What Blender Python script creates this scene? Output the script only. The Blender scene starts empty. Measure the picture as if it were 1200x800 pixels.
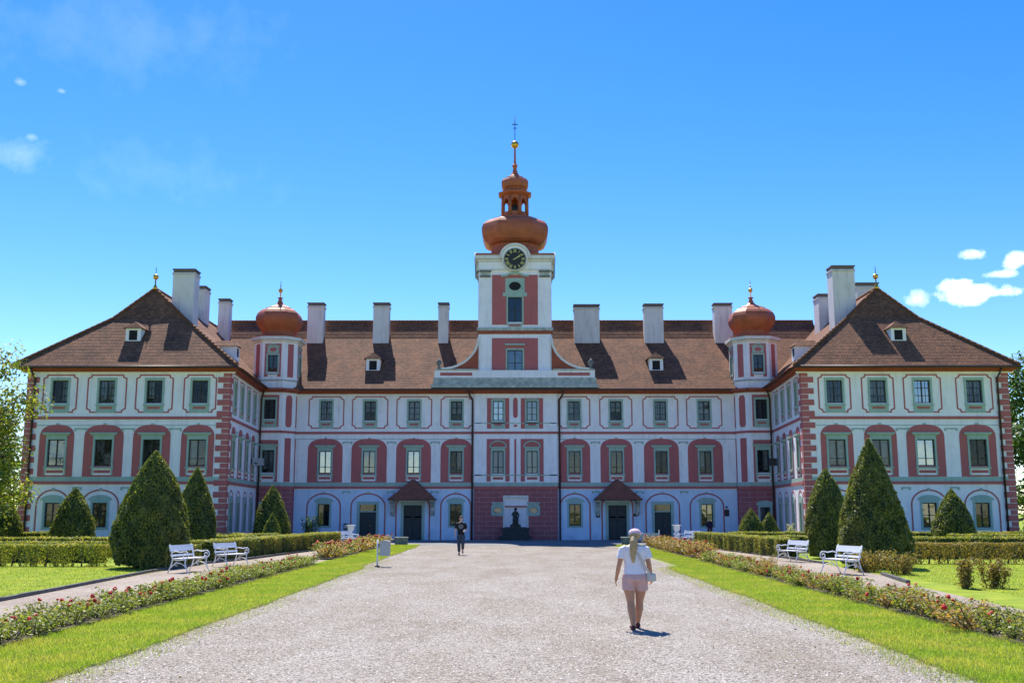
import bpy, bmesh, math, random
import numpy as np
from mathutils import Vector, Matrix
R = math.radians
C = bpy.context.scene.collection
scene = bpy.context.scene
rnd = random.Random(7)
rng = np.random.default_rng(11)

# ------------------------------------------------------------------ camera, light, exposure
SUN_AZ, SUN_EL = -14.0, 57.5            # degrees from +Y towards +X, and above the horizon
cd = bpy.data.cameras.new('camera'); cam = bpy.data.objects.new('camera', cd); C.objects.link(cam)
cd.sensor_width = 36; cd.lens = 36.75; cd.clip_start = 0.1; cd.clip_end = 3000
cam.location = (0, 0, 1.95); cam.rotation_euler = (R(99.3), 0, math.atan(4/1225))
scene.camera = cam
w = bpy.data.worlds.new('World'); scene.world = w; w.use_nodes = True
nt = w.node_tree; nt.nodes.clear()
out = nt.nodes.new('ShaderNodeOutputWorld'); bg = nt.nodes.new('ShaderNodeBackground')
sky = nt.nodes.new('ShaderNodeTexSky'); sky.sky_type = 'NISHITA'; sky.sun_disc = False
sky.sun_elevation = R(SUN_EL); sky.sun_rotation = R(SUN_AZ)
sky.air_density = 1.0; sky.dust_density = 0.15; sky.ozone_density = 4.0; sky.altitude = 250
bg.inputs['Strength'].default_value = 0.15
hsv = nt.nodes.new('ShaderNodeHueSaturation'); hsv.inputs['Hue'].default_value = .513; hsv.inputs['Saturation'].default_value = 1.37; hsv.inputs['Value'].default_value = .86
nt.links.new(sky.outputs[0], hsv.inputs['Color'])
tc = nt.nodes.new('ShaderNodeTexCoord')
def wmath(op, a, b=None, clamp=False):
    n = nt.nodes.new('ShaderNodeMath'); n.operation = op; n.use_clamp = clamp
    for i, v in enumerate((a, b)):
        if v is None: continue
        if isinstance(v, (int, float)): n.inputs[i].default_value = v
        else: nt.links.new(v, n.inputs[i])
    return n.outputs[0]
noi = nt.nodes.new('ShaderNodeTexNoise'); noi.inputs['Scale'].default_value = 26; noi.inputs['Detail'].default_value = 7; noi.inputs['Roughness'].default_value = .62
nt.links.new(tc.outputs['Generated'], noi.inputs['Vector'])
# cumulus banks low in the sky: azimuth, elevation, half widths (deg), density
CLOUDS = [(24.0,10.9,1.9,.5,1.0),(23.2,11.3,.9,.4,1.0),(25.4,10.85,1.2,.35,.95),(24.2,12.9,.85,.38,.95),(26.3,12.4,.9,.5,.95),(21.4,10.8,.75,.5,.55),(25.4,11.75,1.0,.2,.5),
          (-26.6,21.0,.3,.22,.29),(-24.6,20.9,.3,.16,.25),(-25.9,18.5,.4,.3,.3),(-26.5,17.6,3.0,1.0,.16),(-22,24,9,2.2,.05),(-19,17.5,6,1.6,.05),(-34,15,3,1,.8)]
mask = None
for az, el, wx, wz, den in CLOUDS:
    c = (math.sin(R(az))*math.cos(R(el)), math.cos(R(az))*math.cos(R(el)), math.sin(R(el)))
    sx = math.sin(R(wx)); sz = math.sin(R(wz))
    mp = nt.nodes.new('ShaderNodeMapping'); mp.vector_type = 'POINT'
    sc = (1/sx, 1/(sx), 1/sz); mp.inputs['Scale'].default_value = sc
    mp.inputs['Location'].default_value = tuple(-a*b for a, b in zip(c, sc))
    nt.links.new(tc.outputs['Generated'], mp.inputs['Vector'])
    ln = nt.nodes.new('ShaderNodeVectorMath'); ln.operation = 'LENGTH'; nt.links.new(mp.outputs[0], ln.inputs[0])
    a = wmath('SUBTRACT', 1.0, ln.outputs['Value'])
    n2 = wmath('MULTIPLY', wmath('SUBTRACT', noi.outputs[0], .52), 3.4)
    a = wmath('ADD', a, n2)
    a = wmath('MULTIPLY', a, .85 if den > .9 else (.9 if den > .3 else .5), True)
    a = wmath('MULTIPLY', a, den)
    mask = a if mask is None else wmath('MAXIMUM', mask, a)
mx = nt.nodes.new('ShaderNodeMix'); mx.data_type = 'RGBA'
nt.links.new(mask, mx.inputs['Factor']); nt.links.new(hsv.outputs[0], mx.inputs['A']); mx.inputs['B'].default_value = (11, 11.3, 11.8, 1)
nt.links.new(mx.outputs['Result'], bg.inputs['Color']); nt.links.new(bg.outputs[0], out.inputs[0])
sd = bpy.data.lights.new('sun', 'SUN'); so = bpy.data.objects.new('sun', sd); C.objects.link(so)
sd.energy = 4.9; sd.angle = R(.53); sd.color = (1, .94, .85)
sdir = Vector((math.sin(R(SUN_AZ))*math.cos(R(SUN_EL)), math.cos(R(SUN_AZ))*math.cos(R(SUN_EL)), math.sin(R(SUN_EL))))
so.rotation_euler = sdir.to_track_quat('Z', 'Y').to_euler(); so.location = (-20, 60, 60)
scene.view_settings.view_transform = 'Standard'; scene.view_settings.look = 'None'
scene.view_settings.exposure = 0.76; scene.view_settings.gamma = 1
scene.render.engine = 'CYCLES'

# ------------------------------------------------------------------ materials
def mat(name, col, rough=.8, var=.12, scale=6., bump=.0, bscale=40., metal=0., spec=.3, col2=None, coord='Object', detail=5):
    m = bpy.data.materials.new(name); m.use_nodes = True; t = m.node_tree; b = t.nodes['Principled BSDF']
    b.inputs['Roughness'].default_value = rough; b.inputs['Metallic'].default_value = metal
    b.inputs['Specular IOR Level'].default_value = spec
    c = t.nodes.new('ShaderNodeTexCoord')
    n = t.nodes.new('ShaderNodeTexNoise'); n.inputs['Scale'].default_value = scale; n.inputs['Detail'].default_value = detail; n.inputs['Roughness'].default_value = .65
    t.links.new(c.outputs[coord], n.inputs['Vector'])
    r = t.nodes.new('ShaderNodeValToRGB')
    if col2 is None: lo = [x*(1-var) for x in col]; hi = [min(1, x*(1+var)) for x in col]
    else: lo, hi = col, col2
    r.color_ramp.elements[0].position = .32; r.color_ramp.elements[1].position = .68
    r.color_ramp.elements[0].color = (*lo, 1); r.color_ramp.elements[1].color = (*hi, 1)
    t.links.new(n.outputs[0], r.inputs[0]); t.links.new(r.outputs[0], b.inputs['Base Color'])
    if bump:
        n2 = t.nodes.new('ShaderNodeTexNoise'); n2.inputs['Scale'].default_value = bscale; n2.inputs['Detail'].default_value = 4
        t.links.new(c.outputs[coord], n2.inputs['Vector'])
        bp = t.nodes.new('ShaderNodeBump'); bp.inputs['Strength'].default_value = bump; bp.inputs['Distance'].default_value = .02
        t.links.new(n2.outputs[0], bp.inputs['Height']); t.links.new(bp.outputs[0], b.inputs['Normal'])
    return m
def plaster(name, col, dirt):
    """painted render with vertical streaks, patches and splash dirt"""
    m = mat(name, col, .85, .05, 1.3, .25, 30); t = m.node_tree; b = t.nodes['Principled BSDF']
    src = b.inputs['Base Color'].links[0].from_socket
    c = t.nodes.new('ShaderNodeTexCoord'); mp = t.nodes.new('ShaderNodeMapping'); mp.inputs['Scale'].default_value = (3.2, 3.2, .45)
    t.links.new(c.outputs['Object'], mp.inputs[0])
    n = t.nodes.new('ShaderNodeTexNoise'); n.inputs['Scale'].default_value = 1.; n.inputs['Detail'].default_value = 9; n.inputs['Roughness'].default_value = .75
    t.links.new(mp.outputs[0], n.inputs[0])
    mr = t.nodes.new('ShaderNodeMapRange'); mr.inputs['From Min'].default_value = .50; mr.inputs['From Max'].default_value = .76; mr.inputs['To Max'].default_value = .85
    t.links.new(n.outputs[0], mr.inputs[0])
    mi = t.nodes.new('ShaderNodeMix'); mi.data_type = 'RGBA'; mi.inputs['B'].default_value = (*dirt, 1)
    # splash dirt and damp patches low on the walls
    sp = t.nodes.new('ShaderNodeSeparateXYZ'); t.links.new(c.outputs['Object'], sp.inputs[0])
    n3 = t.nodes.new('ShaderNodeTexNoise'); n3.inputs['Scale'].default_value = 1.6; n3.inputs['Detail'].default_value = 8; t.links.new(c.outputs['Object'], n3.inputs[0])
    q1 = t.nodes.new('ShaderNodeMath'); q1.operation = 'MULTIPLY_ADD'; q1.inputs[1].default_value = 2.6; t.links.new(n3.outputs[0], q1.inputs[0]); q1.inputs[2].default_value = -.75
    q2 = t.nodes.new('ShaderNodeMath'); q2.operation = 'SUBTRACT'; q2.use_clamp = True; t.links.new(q1.outputs[0], q2.inputs[0]); t.links.new(sp.outputs[2], q2.inputs[1])
    q3 = t.nodes.new('ShaderNodeMath'); q3.operation = 'MAXIMUM'; t.links.new(q2.outputs[0], q3.inputs[0]); t.links.new(mr.outputs[0], q3.inputs[1])
    t.links.new(q3.outputs[0], mi.inputs['Factor']); t.links.new(src, mi.inputs['A']); t.links.new(mi.outputs['Result'], b.inputs['Base Color'])
    return m
WHITE = plaster('white_plaster', (.87, .845, .87), (.60, .59, .60))
BLUESHADE = plaster('blue_shade_plaster', (.60, .72, .88), (.42, .52, .66))  # white plaster with the blue of the shade put into its colour
RED = plaster('red_plaster', (.46, .135, .135), (.32, .12, .12))
SAGE = plaster('sage_plaster', (.35, .48, .42), (.23, .33, .28))
CREAM = plaster('cream_plaster', (.74, .71, .66), (.5, .47, .43))
FASCIA = mat('red_brown_cornice', (.33, .085, .05), .8, .15, 2.)
CHIM = plaster('chimney_plaster', (.70, .66, .66), (.38, .34, .33))
CAPM = mat('chimney_cap', (.17, .13, .12), .9, .2, 8.)
COPPER = mat('painted_dome', (.40, .105, .045), .55, .2, 1.5, .15, 12, spec=.35)
GOLD = mat('gold', (.75, .42, .07), .35, .1, 9, metal=.9)
IRON = mat('dark_iron', (.03, .028, .03), .5, .2, 9)
PIPE = mat('dark_pipe', (.055, .035, .035), .5, .15, 6)
FRAMEM = mat('dark_wood_frame', (.045, .045, .04), .6, .2, 6)
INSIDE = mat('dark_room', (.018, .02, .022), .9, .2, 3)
CURT = mat('curtain', (.55, .56, .55), .9, .25, 5)
DOORM = mat('dark_door_paint', (.035, .042, .045), .55, .2, 5)
STONE = mat('grey_stone', (.17, .18, .17), .9, .3, 7, .5, 25)
LSTONE = mat('weathered_ledge', (.40, .43, .40), .9, .35, 3, .4, 25)
STATM = mat('dark_statue_stone', (.05, .055, .05), .8, .4, 9, .4, 25)
BENCHM = mat('white_bench_paint', (.78, .78, .80), .45, .06, 12, spec=.5)
GALV = mat('galvanised_metal', (.42, .42, .44), .5, .12, 14, metal=.4)
SOIL = mat('soil', (.06, .045, .035), .95, .35, 14, .8, 40)
TRUNK = mat('bark', (.10, .075, .055), .9, .3, 8, .6, 20)
WOOD = mat('dark_timber', (.12, .06, .04), .8, .2, 6)

def glass_mat(k=.45, ior=1.7, st=.12):
    m = bpy.data.materials.new('window_glass'); m.use_nodes = True; t = m.node_tree; b = t.nodes['Principled BSDF']; o = t.nodes['Material Output']
    b.inputs['Base Color'].default_value = (.02, .028, .035, 1); b.inputs['Roughness'].default_value = .04; b.inputs['Specular IOR Level'].default_value = .9
    c = t.nodes.new('ShaderNodeTexCoord'); n = t.nodes.new('ShaderNodeTexNoise'); n.inputs['Scale'].default_value = 1.1
    t.links.new(c.outputs['Object'], n.inputs[0]); bp = t.nodes.new('ShaderNodeBump'); bp.inputs['Strength'].default_value = st; bp.inputs['Distance'].default_value = .04
    t.links.new(n.outputs[0], bp.inputs['Height']); t.links.new(bp.outputs[0], b.inputs['Normal'])
    tr = t.nodes.new('ShaderNodeBsdfTransparent'); tr.inputs[0].default_value = (.8, .85, .85, 1); mi = t.nodes.new('ShaderNodeMixShader'); mi.inputs[0].default_value = k; b.inputs['IOR'].default_value = ior
    t.links.new(tr.outputs[0], mi.inputs[1]); t.links.new(b.outputs[0], mi.inputs[2]); t.links.new(mi.outputs[0], o.inputs[0])
    return m
GLASS = glass_mat(); GLASSES = [GLASS, GLASS, glass_mat(.6, 2.1, .3), glass_mat(.8, 2.6, .2), glass_mat(.35, 1.5, .4)]

def tile_mat():
    m = bpy.data.materials.new('clay_tiles'); m.use_nodes = True; t = m.node_tree; b = t.nodes['Principled BSDF']
    b.inputs['Roughness'].default_value = .85; b.inputs['Specular IOR Level'].default_value = .2
    uv = t.nodes.new('ShaderNodeUVMap')
    br = t.nodes.new('ShaderNodeTexBrick'); br.inputs['Scale'].default_value = 1.
    br.inputs['Color1'].default_value = (.31, .15, .085, 1); br.inputs['Color2'].default_value = (.175, .088, .055, 1); br.inputs['Mortar'].default_value = (.05, .03, .022, 1)
    br.inputs['Brick Width'].default_value = .19; br.inputs['Row Height'].default_value = .17; br.inputs['Mortar Size'].default_value = .014; br.inputs['Mortar Smooth'].default_value = .3
    t.links.new(uv.outputs[0], br.inputs['Vector'])
    n = t.nodes.new('ShaderNodeTexNoise'); n.inputs['Scale'].default_value = .7; n.inputs['Detail'].default_value = 9; n.inputs['Roughness'].default_value = .75; t.links.new(uv.outputs[0], n.inputs[0])
    r = t.nodes.new('ShaderNodeValToRGB'); r.color_ramp.elements[0].position = .3; r.color_ramp.elements[0].color = (.42, .42, .46, 1); r.color_ramp.elements[1].position = .7; r.color_ramp.elements[1].color = (1.25, 1.15, 1.02, 1)
    t.links.new(n.outputs[0], r.inputs[0])
    mi = t.nodes.new('ShaderNodeMix'); mi.data_type = 'RGBA'; mi.blend_type = 'MULTIPLY'; mi.inputs['Factor'].default_value = .9
    t.links.new(br.outputs[0], mi.inputs['A']); t.links.new(r.outputs[0], mi.inputs['B']); t.links.new(mi.outputs['Result'], b.inputs['Base Color'])
    sx = t.nodes.new('ShaderNodeSeparateXYZ'); t.links.new(uv.outputs[0], sx.inputs[0])
    mo = t.nodes.new('ShaderNodeMath'); mo.operation = 'PINGPONG'; mo.inputs[1].default_value = .17; t.links.new(sx.outputs[1], mo.inputs[0])
    ad = t.nodes.new('ShaderNodeMath'); ad.operation = 'MULTIPLY_ADD'; ad.inputs[1].default_value = -.02; t.links.new(br.outputs['Fac'], ad.inputs[0]); t.links.new(mo.outputs[0], ad.inputs[2])
    bp = t.nodes.new('ShaderNodeBump'); bp.inputs['Strength'].default_value = .35; bp.inputs['Distance'].default_value = .12
    t.links.new(ad.outputs[0], bp.inputs['Height']); t.links.new(bp.outputs[0], b.inputs['Normal'])
    return m
TILE = tile_mat()

def rust_mat():
    m = plaster('rusticated_red', (.36, .11, .115), (.25, .09, .095)); t = m.node_tree; b = t.nodes['Principled BSDF']
    src = b.inputs['Base Color'].links[0].from_socket
    c = t.nodes.new('ShaderNodeTexCoord'); sp = t.nodes.new('ShaderNodeSeparateXYZ'); cb = t.nodes.new('ShaderNodeCombineXYZ')
    t.links.new(c.outputs['Object'], sp.inputs[0]); t.links.new(sp.outputs[0], cb.inputs[0]); t.links.new(sp.outputs[2], cb.inputs[1])
    br = t.nodes.new('ShaderNodeTexBrick'); br.inputs['Brick Width'].default_value = 1.05; br.inputs['Row Height'].default_value = .34; br.inputs['Mortar Size'].default_value = .016; br.inputs['Scale'].default_value = 1
    t.links.new(cb.outputs[0], br.inputs['Vector'])
    mi = t.nodes.new('ShaderNodeMix'); mi.data_type = 'RGBA'; mi.inputs['B'].default_value = (.46, .25, .25, 1)
    t.links.new(br.outputs['Fac'], mi.inputs['Factor']); t.links.new(src, mi.inputs['A']); t.links.new(mi.outputs['Result'], b.inputs['Base Color'])
    return m
RUST = rust_mat()

def leaf_mat(name, c1, c2, c3=None, trans=.45, patch=None, psc=1.5):
    m = bpy.data.materials.new(name); m.use_nodes = True; t = m.node_tree; o = t.nodes['Material Output']; b = t.nodes['Principled BSDF']
    b.inputs['Roughness'].default_value = .5; b.inputs['Specular IOR Level'].default_value = .35
    g = t.nodes.new('ShaderNodeNewGeometry'); r = t.nodes.new('ShaderNodeValToRGB')
    r.color_ramp.elements[0].color = (*c1, 1); r.color_ramp.elements[1].color = (*c2, 1)
    if c3: e = r.color_ramp.elements.new(.93); e.color = (*c3, 1); r.color_ramp.elements[1].position = .82
    t.links.new(g.outputs['Random Per Island'], r.inputs[0]); src = r.outputs[0]
    if patch:
        c = t.nodes.new('ShaderNodeTexCoord'); n = t.nodes.new('ShaderNodeTexNoise'); n.inputs['Scale'].default_value = psc; n.inputs['Detail'].default_value = 6; t.links.new(c.outputs['Object'], n.inputs[0])
        r3 = t.nodes.new('ShaderNodeValToRGB'); r3.color_ramp.elements[0].position = .38; r3.color_ramp.elements[0].color = (*patch[0], 1); r3.color_ramp.elements[1].position = .64; r3.color_ramp.elements[1].color = (*patch[1], 1); t.links.new(n.outputs[0], r3.inputs[0])
        mq = t.nodes.new('ShaderNodeMix'); mq.data_type = 'RGBA'; mq.blend_type = 'MULTIPLY'; mq.inputs['Factor'].default_value = 1; t.links.new(src, mq.inputs['A']); t.links.new(r3.outputs[0], mq.inputs['B']); src = mq.outputs['Result']
    t.links.new(src, b.inputs['Base Color'])
    tr = t.nodes.new('ShaderNodeBsdfTranslucent'); mu = t.nodes.new('ShaderNodeMix'); mu.data_type = 'RGBA'; mu.blend_type = 'MULTIPLY'; mu.inputs['Factor'].default_value = 1; mu.inputs['B'].default_value = (1.5, 1.7, .55, 1)
    t.links.new(src, mu.inputs['A']); t.links.new(mu.outputs['Result'], tr.inputs[0])
    mi = t.nodes.new('ShaderNodeMixShader'); mi.inputs[0].default_value = trans
    t.links.new(b.outputs[0], mi.inputs[1]); t.links.new(tr.outputs[0], mi.inputs[2]); t.links.new(mi.outputs[0], o.inputs[0])
    return m
L_YEW = leaf_mat('topiary_leaf', (.055, .10, .02), (.17, .23, .045), (.28, .27, .07), trans=.38, patch=((.62, .66, .7), (1.2, 1.1, .9)), psc=2.2)
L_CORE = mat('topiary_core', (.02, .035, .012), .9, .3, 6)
L_HEDGE = leaf_mat('hedge_leaf', (.10, .14, .03), (.25, .29, .07), (.42, .36, .10), trans=.45, patch=((.65, .75, .7), (1.3, 1.12, 1.0)), psc=1.1)
L_BROWN = leaf_mat('autumn_hedge_leaf', (.10, .11, .04), (.24, .22, .07), (.36, .22, .08), trans=.4)
L_MAPLE = leaf_mat('maple_leaf', (.06, .12, .02), (.17, .24, .04), (.32, .28, .06), trans=.5)
L_TREE = leaf_mat('tree_leaf', (.05, .10, .02), (.12, .19, .04), trans=.45)
L_ROSE = leaf_mat('rose_leaf', (.09, .17, .025), (.25, .34, .06), (.34, .28, .09), trans=.42)
L_ROSE2 = leaf_mat('reddish_rose_leaf', (.11, .16, .03), (.30, .29, .07), (.50, .22, .10), trans=.42)
L_GRASS = leaf_mat('grass_blade', (.15, .25, .006), (.28, .385, .012), (.46, .44, .12), trans=.40, patch=((.82, .92, .8), (1.3, 1.05, 1.6)), psc=.9)
BLOOM = mat('red_bloom', (.62, .012, .02), .6, .3, 30)
BLOOM2 = mat('coral_bloom', (.75, .17, .08), .6, .3, 30)
LAWN = mat('lawn', (.125, .21, .008), .95, .2, 1.2, .6, 60, col2=(.31, .36, .02), detail=9)
def gravel_mat(name, ca, cb, cc, scale, tint):
    m = bpy.data.materials.new(name); m.use_nodes = True; t = m.node_tree; b = t.nodes['Principled BSDF']; b.inputs['Roughness'].default_value = .92; b.inputs['Specular IOR Level'].default_value = .15
    c = t.nodes.new('ShaderNodeTexCoord')
    v = t.nodes.new('ShaderNodeTexVoronoi'); v.inputs['Scale'].default_value = scale; t.links.new(c.outputs['Object'], v.inputs['Vector'])
    sp = t.nodes.new('ShaderNodeSeparateColor'); t.links.new(v.outputs['Color'], sp.inputs[0])
    r = t.nodes.new('ShaderNodeValToRGB'); r.color_ramp.elements[0].color = (*ca, 1); r.color_ramp.elements[1].color = (*cc, 1); e = r.color_ramp.elements.new(.3); e.color = (*cb, 1)
    t.links.new(sp.outputs[0], r.inputs[0])
    n = t.nodes.new('ShaderNodeTexNoise'); n.inputs['Scale'].default_value = .8; n.inputs['Detail'].default_value = 9; n.inputs['Roughness'].default_value = .72
    mpg = t.nodes.new('ShaderNodeMapping'); mpg.inputs['Scale'].default_value = (.8, .30, 1); t.links.new(c.outputs['Object'], mpg.inputs[0]); t.links.new(mpg.outputs[0], n.inputs[0])
    r2 = t.nodes.new('ShaderNodeValToRGB'); r2.color_ramp.elements[0].position = .38; r2.color_ramp.elements[0].color = (*tint, 1); r2.color_ramp.elements[1].position = .60; r2.color_ramp.elements[1].color = (1, 1, 1, 1)
    t.links.new(n.outputs[0], r2.inputs[0])
    mi = t.nodes.new('ShaderNodeMix'); mi.data_type = 'RGBA'; mi.blend_type = 'MULTIPLY'; mi.inputs['Factor'].default_value = 1
    t.links.new(r.outputs[0], mi.inputs['A']); t.links.new(r2.outputs[0], mi.inputs['B']); t.links.new(mi.outputs['Result'], b.inputs['Base Color'])
    bp = t.nodes.new('ShaderNodeBump'); bp.inputs['Strength'].default_value = .65; bp.inputs['Distance'].default_value = .02; bp.invert = True
    t.links.new(v.outputs['Distance'], bp.inputs['Height']); t.links.new(bp.outputs[0], b.inputs['Normal'])
    return m
GRAVEL = gravel_mat('gravel', (.045, .04, .034), (.25, .226, .19), (.49, .445, .39), 46, (.78, .74, .68))
SIDEPATH = gravel_mat('side_path_gravel', (.17, .14, .11), (.34, .29, .235), (.50, .43, .36), 50, (.75, .72, .7))
ASPHALT = gravel_mat('old_asphalt', (.16, .16, .165), (.26, .255, .25), (.36, .35, .34), 70, (.8, .8, .8))
STONEM = mat('pebble', (.22, .20, .19), .9, .5, 25, col2=(.62, .58, .56))
KERBM = mat('kerb_stone', (.12, .115, .11), .9, .3, 5, .5, 20)

# ------------------------------------------------------------------ object helpers
def tag(o, label=None, cat=None, group=None, kind=None):
    if label: o['label'] = label
    if cat: o['category'] = cat
    if group: o['group'] = group
    if kind: o['kind'] = kind
    return o
def empty(name, loc=(0, 0, 0), rz=0, parent=None):
    o = bpy.data.objects.new(name, None); C.objects.link(o); o.location = loc; o.rotation_euler = (0, 0, rz); o.empty_display_size = .3
    if parent: o.parent = parent
    return o
def link(name, me, parent=None, loc=None):
    o = bpy.data.objects.new(name, me); C.objects.link(o)
    if parent: o.parent = parent
    if loc: o.location = loc
    return o
def copy_tree(o, parent=None):
    c = o.copy(); C.objects.link(c); c.parent = parent
    for ch in list(o.children): copy_tree(ch, c)
    return c
class MB:
    def __init__(s): s.v = []; s.f = []; s.m = []; s.uv = {}; s.mats = []; s.sm = []
    def mi(s, m):
        if m not in s.mats: s.mats.append(m)
        return s.mats.index(m)
    def face(s, pts, m, smooth=False, uv=None):
        i = len(s.v); s.v += [tuple(p) for p in pts]; s.f.append(tuple(range(i, i+len(pts)))); s.m.append(s.mi(m)); s.sm.append(smooth)
        if uv: s.uv[len(s.f)-1] = uv
    def box(s, a, b, m, skip=()):
        x0, y0, z0 = a; x1, y1, z1 = b
        x0, x1 = sorted((x0, x1)); y0, y1 = sorted((y0, y1)); z0, z1 = sorted((z0, z1))
        q = [(x0,y0,z0),(x1,y0,z0),(x1,y1,z0),(x0,y1,z0),(x0,y0,z1),(x1,y0,z1),(x1,y1,z1),(x0,y1,z1)]
        for k, idx in enumerate(((3,2,1,0),(4,5,6,7),(0,1,5,4),(1,2,6,5),(2,3,7,6),(3,0,4,7))):
            if k not in skip: s.face([q[j] for j in idx], m)
    def tube(s, pts, rad, m, seg=8, cap=True, smooth=True):
        pts = [Vector(p) for p in pts]; n = len(pts)
        if not isinstance(rad, (list, tuple)): rad = [rad]*n
        base = len(s.v); prev = None
        for i, p in enumerate(pts):
            d = (pts[min(i+1, n-1)]-pts[max(i-1, 0)]).normalized()
            if prev is None: a = d.orthogonal().normalized()
            else: a = (prev-d*prev.dot(d)).normalized()
            prev = a; b = d.cross(a)
            for k in range(seg):
                t = 2*math.pi*k/seg; s.v.append(tuple(p+(a*math.cos(t)+b*math.sin(t))*rad[i]))
        mi = s.mi(m)
        for i in range(n-1):
            for k in range(seg):
                k2 = (k+1) % seg; s.f.append((base+i*seg+k, base+i*seg+k2, base+(i+1)*seg+k2, base+(i+1)*seg+k)); s.m.append(mi); s.sm.append(smooth)
        if cap:
            s.f.append(tuple(base+k for k in reversed(range(seg)))); s.m.append(mi); s.sm.append(False)
            s.f.append(tuple(base+(n-1)*seg+k for k in range(seg))); s.m.append(mi); s.sm.append(False)
    def lathe(s, prof, m, c=(0, 0), seg=24, rot=0, smooth=True, cf=None, close=True):
        """prof: (r, z); cf: optional list of unit plan vectors"""
        base = len(s.v); mi = s.mi(m)
        plan = cf or [(math.cos(2*math.pi*k/seg+rot), math.sin(2*math.pi*k/seg+rot)) for k in range(seg)]
        seg = len(plan)
        for r, z in prof:
            for (a, b) in plan: s.v.append((c[0]+a*r, c[1]+b*r, z))
        for i in range(len(prof)-1):
            for k in range(seg):
                k2 = (k+1) % seg; s.f.append((base+i*seg+k, base+i*seg+k2, base+(i+1)*seg+k2, base+(i+1)*seg+k)); s.m.append(mi); s.sm.append(smooth)
        if close:
            s.f.append(tuple(base+k for k in reversed(range(seg)))); s.m.append(mi); s.sm.append(False)
            s.f.append(tuple(base+(len(prof)-1)*seg+k for k in range(seg))); s.m.append(mi); s.sm.append(False)
    def sphere(s, c, r, m, seg=12, ring=8, sz=1):
        pr = [(max(1e-4, r*math.sin(math.pi*i/ring)), c[2]-r*sz*math.cos(math.pi*i/ring)) for i in range(ring+1)]
        s.lathe(pr, m, (c[0], c[1]), seg, close=False)
    def prism(s, fr, poly, d0, d1, m, back=False):
        A = sum(poly[i][0]*poly[(i+1) % len(poly)][1]-poly[(i+1) % len(poly)][0]*poly[i][1] for i in range(len(poly)))
        if A < 0: poly = poly[::-1]
        s.face([fr.P(u, z, d1) for u, z in poly], m)
        if back: s.face([fr.P(u, z, d0) for u, z in poly[::-1]], m)
        n = len(poly)
        for i in range(n):
            (u0, z0), (u1, z1) = poly[i], poly[(i+1) % n]
            s.face([fr.P(u0, z0, d0), fr.P(u1, z1, d0), fr.P(u1, z1, d1), fr.P(u0, z0, d1)], m)
    def rect(s, fr, u0, u1, z0, z1, d0, d1, m, back=False):
        s.prism(fr, [(u0, z0), (u1, z0), (u1, z1), (u0, z1)], d0, d1, m, back)
    def stroke(s, fr, pts, wid, d0, d1, m, closed=False):
        """a band of constant width along a polyline drawn on the wall"""
        n = len(pts); L = []; Rr = []
        for i in range(n):
            a = pts[(i-1) % n] if (closed or i > 0) else pts[i]; b = pts[(i+1) % n] if (closed or i < n-1) else pts[i]
            p = pts[i]
            def nrm(q, r):
                dx, dz = r[0]-q[0], r[1]-q[1]; l = math.hypot(dx, dz) or 1; return (-dz/l, dx/l)
            n1 = nrm(a, p) if a != p else nrm(p, b); n2 = nrm(p, b) if b != p else n1
            bx, bz = n1[0]+n2[0], n1[1]+n2[1]; l = math.hypot(bx, bz) or 1; bx /= l; bz /= l
            k = wid/2/max(.35, bx*n1[0]+bz*n1[1])
            L.append((p[0]+bx*k, p[1]+bz*k)); Rr.append((p[0]-bx*k, p[1]-bz*k))
        for i in range(n if closed else n-1):
            j = (i+1) % n
            s.prism(fr, [Rr[i], Rr[j], L[j], L[i]], d0, d1, m)
    def build(s, name, parent=None, weld=False):
        me = bpy.data.meshes.new(name); me.from_pydata(s.v, [], s.f)
        for m in s.mats: me.materials.append(m)
        me.polygons.foreach_set('material_index', s.m); me.polygons.foreach_set('use_smooth', s.sm)
        if s.uv:
            ul = me.uv_layers.new(name='UVMap')
            for fi, uv in s.uv.items():
                p = me.polygons[fi]
                for k, li in enumerate(p.loop_indices): ul.data[li].uv = uv[k]
        me.update()
        return link(name, me, parent)
class Fr:
    """a wall plane seen from outside, from A (left) to B (right)"""
    def __init__(s, A, B):
        s.A = Vector((A[0], A[1], 0)); d = Vector((B[0]-A[0], B[1]-A[1], 0)); s.L = d.length; s.u = d.normalized(); s.n = Vector((s.u.y, -s.u.x, 0))
    def P(s, u, z, d=0): p = s.A+s.u*u+s.n*d; return (p.x, p.y, z)
def wallgrid(mb, fr, u0, u1, z0, z1, holes, m, reveal=.2, rm=None, room=.7):
    us = sorted({u0, u1, *[h[0] for h in holes], *[h[1] for h in holes]}); zs = sorted({z0, z1, *[h[2] for h in holes], *[h[3] for h in holes]})
    us = [u for u in us if u0 <= u <= u1]; zs = [z for z in zs if z0 <= z <= z1]
    for i in range(len(us)-1):
        for j in range(len(zs)-1):
            cu, cz = (us[i]+us[i+1])/2, (zs[j]+zs[j+1])/2
            if any(h[0] < cu < h[1] and h[2] < cz < h[3] for h in holes): continue
            mb.face([fr.P(us[i], zs[j]), fr.P(us[i+1], zs[j]), fr.P(us[i+1], zs[j+1]), fr.P(us[i], zs[j+1])], m)
    for a, b, c, d in holes:
        for (p, q) in (((a, c), (a, d)), ((a, d), (b, d)), ((b, d), (b, c)), ((b, c), (a, c))):
            mb.face([fr.P(*p, 0), fr.P(*p, -reveal), fr.P(*q, -reveal), fr.P(*q, 0)], rm or m)
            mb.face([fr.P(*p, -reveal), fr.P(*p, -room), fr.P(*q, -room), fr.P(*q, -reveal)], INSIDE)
        mb.face([fr.P(a, c, -room), fr.P(b, c, -room), fr.P(b, d, -room), fr.P(a, d, -room)], INSIDE)
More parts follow.
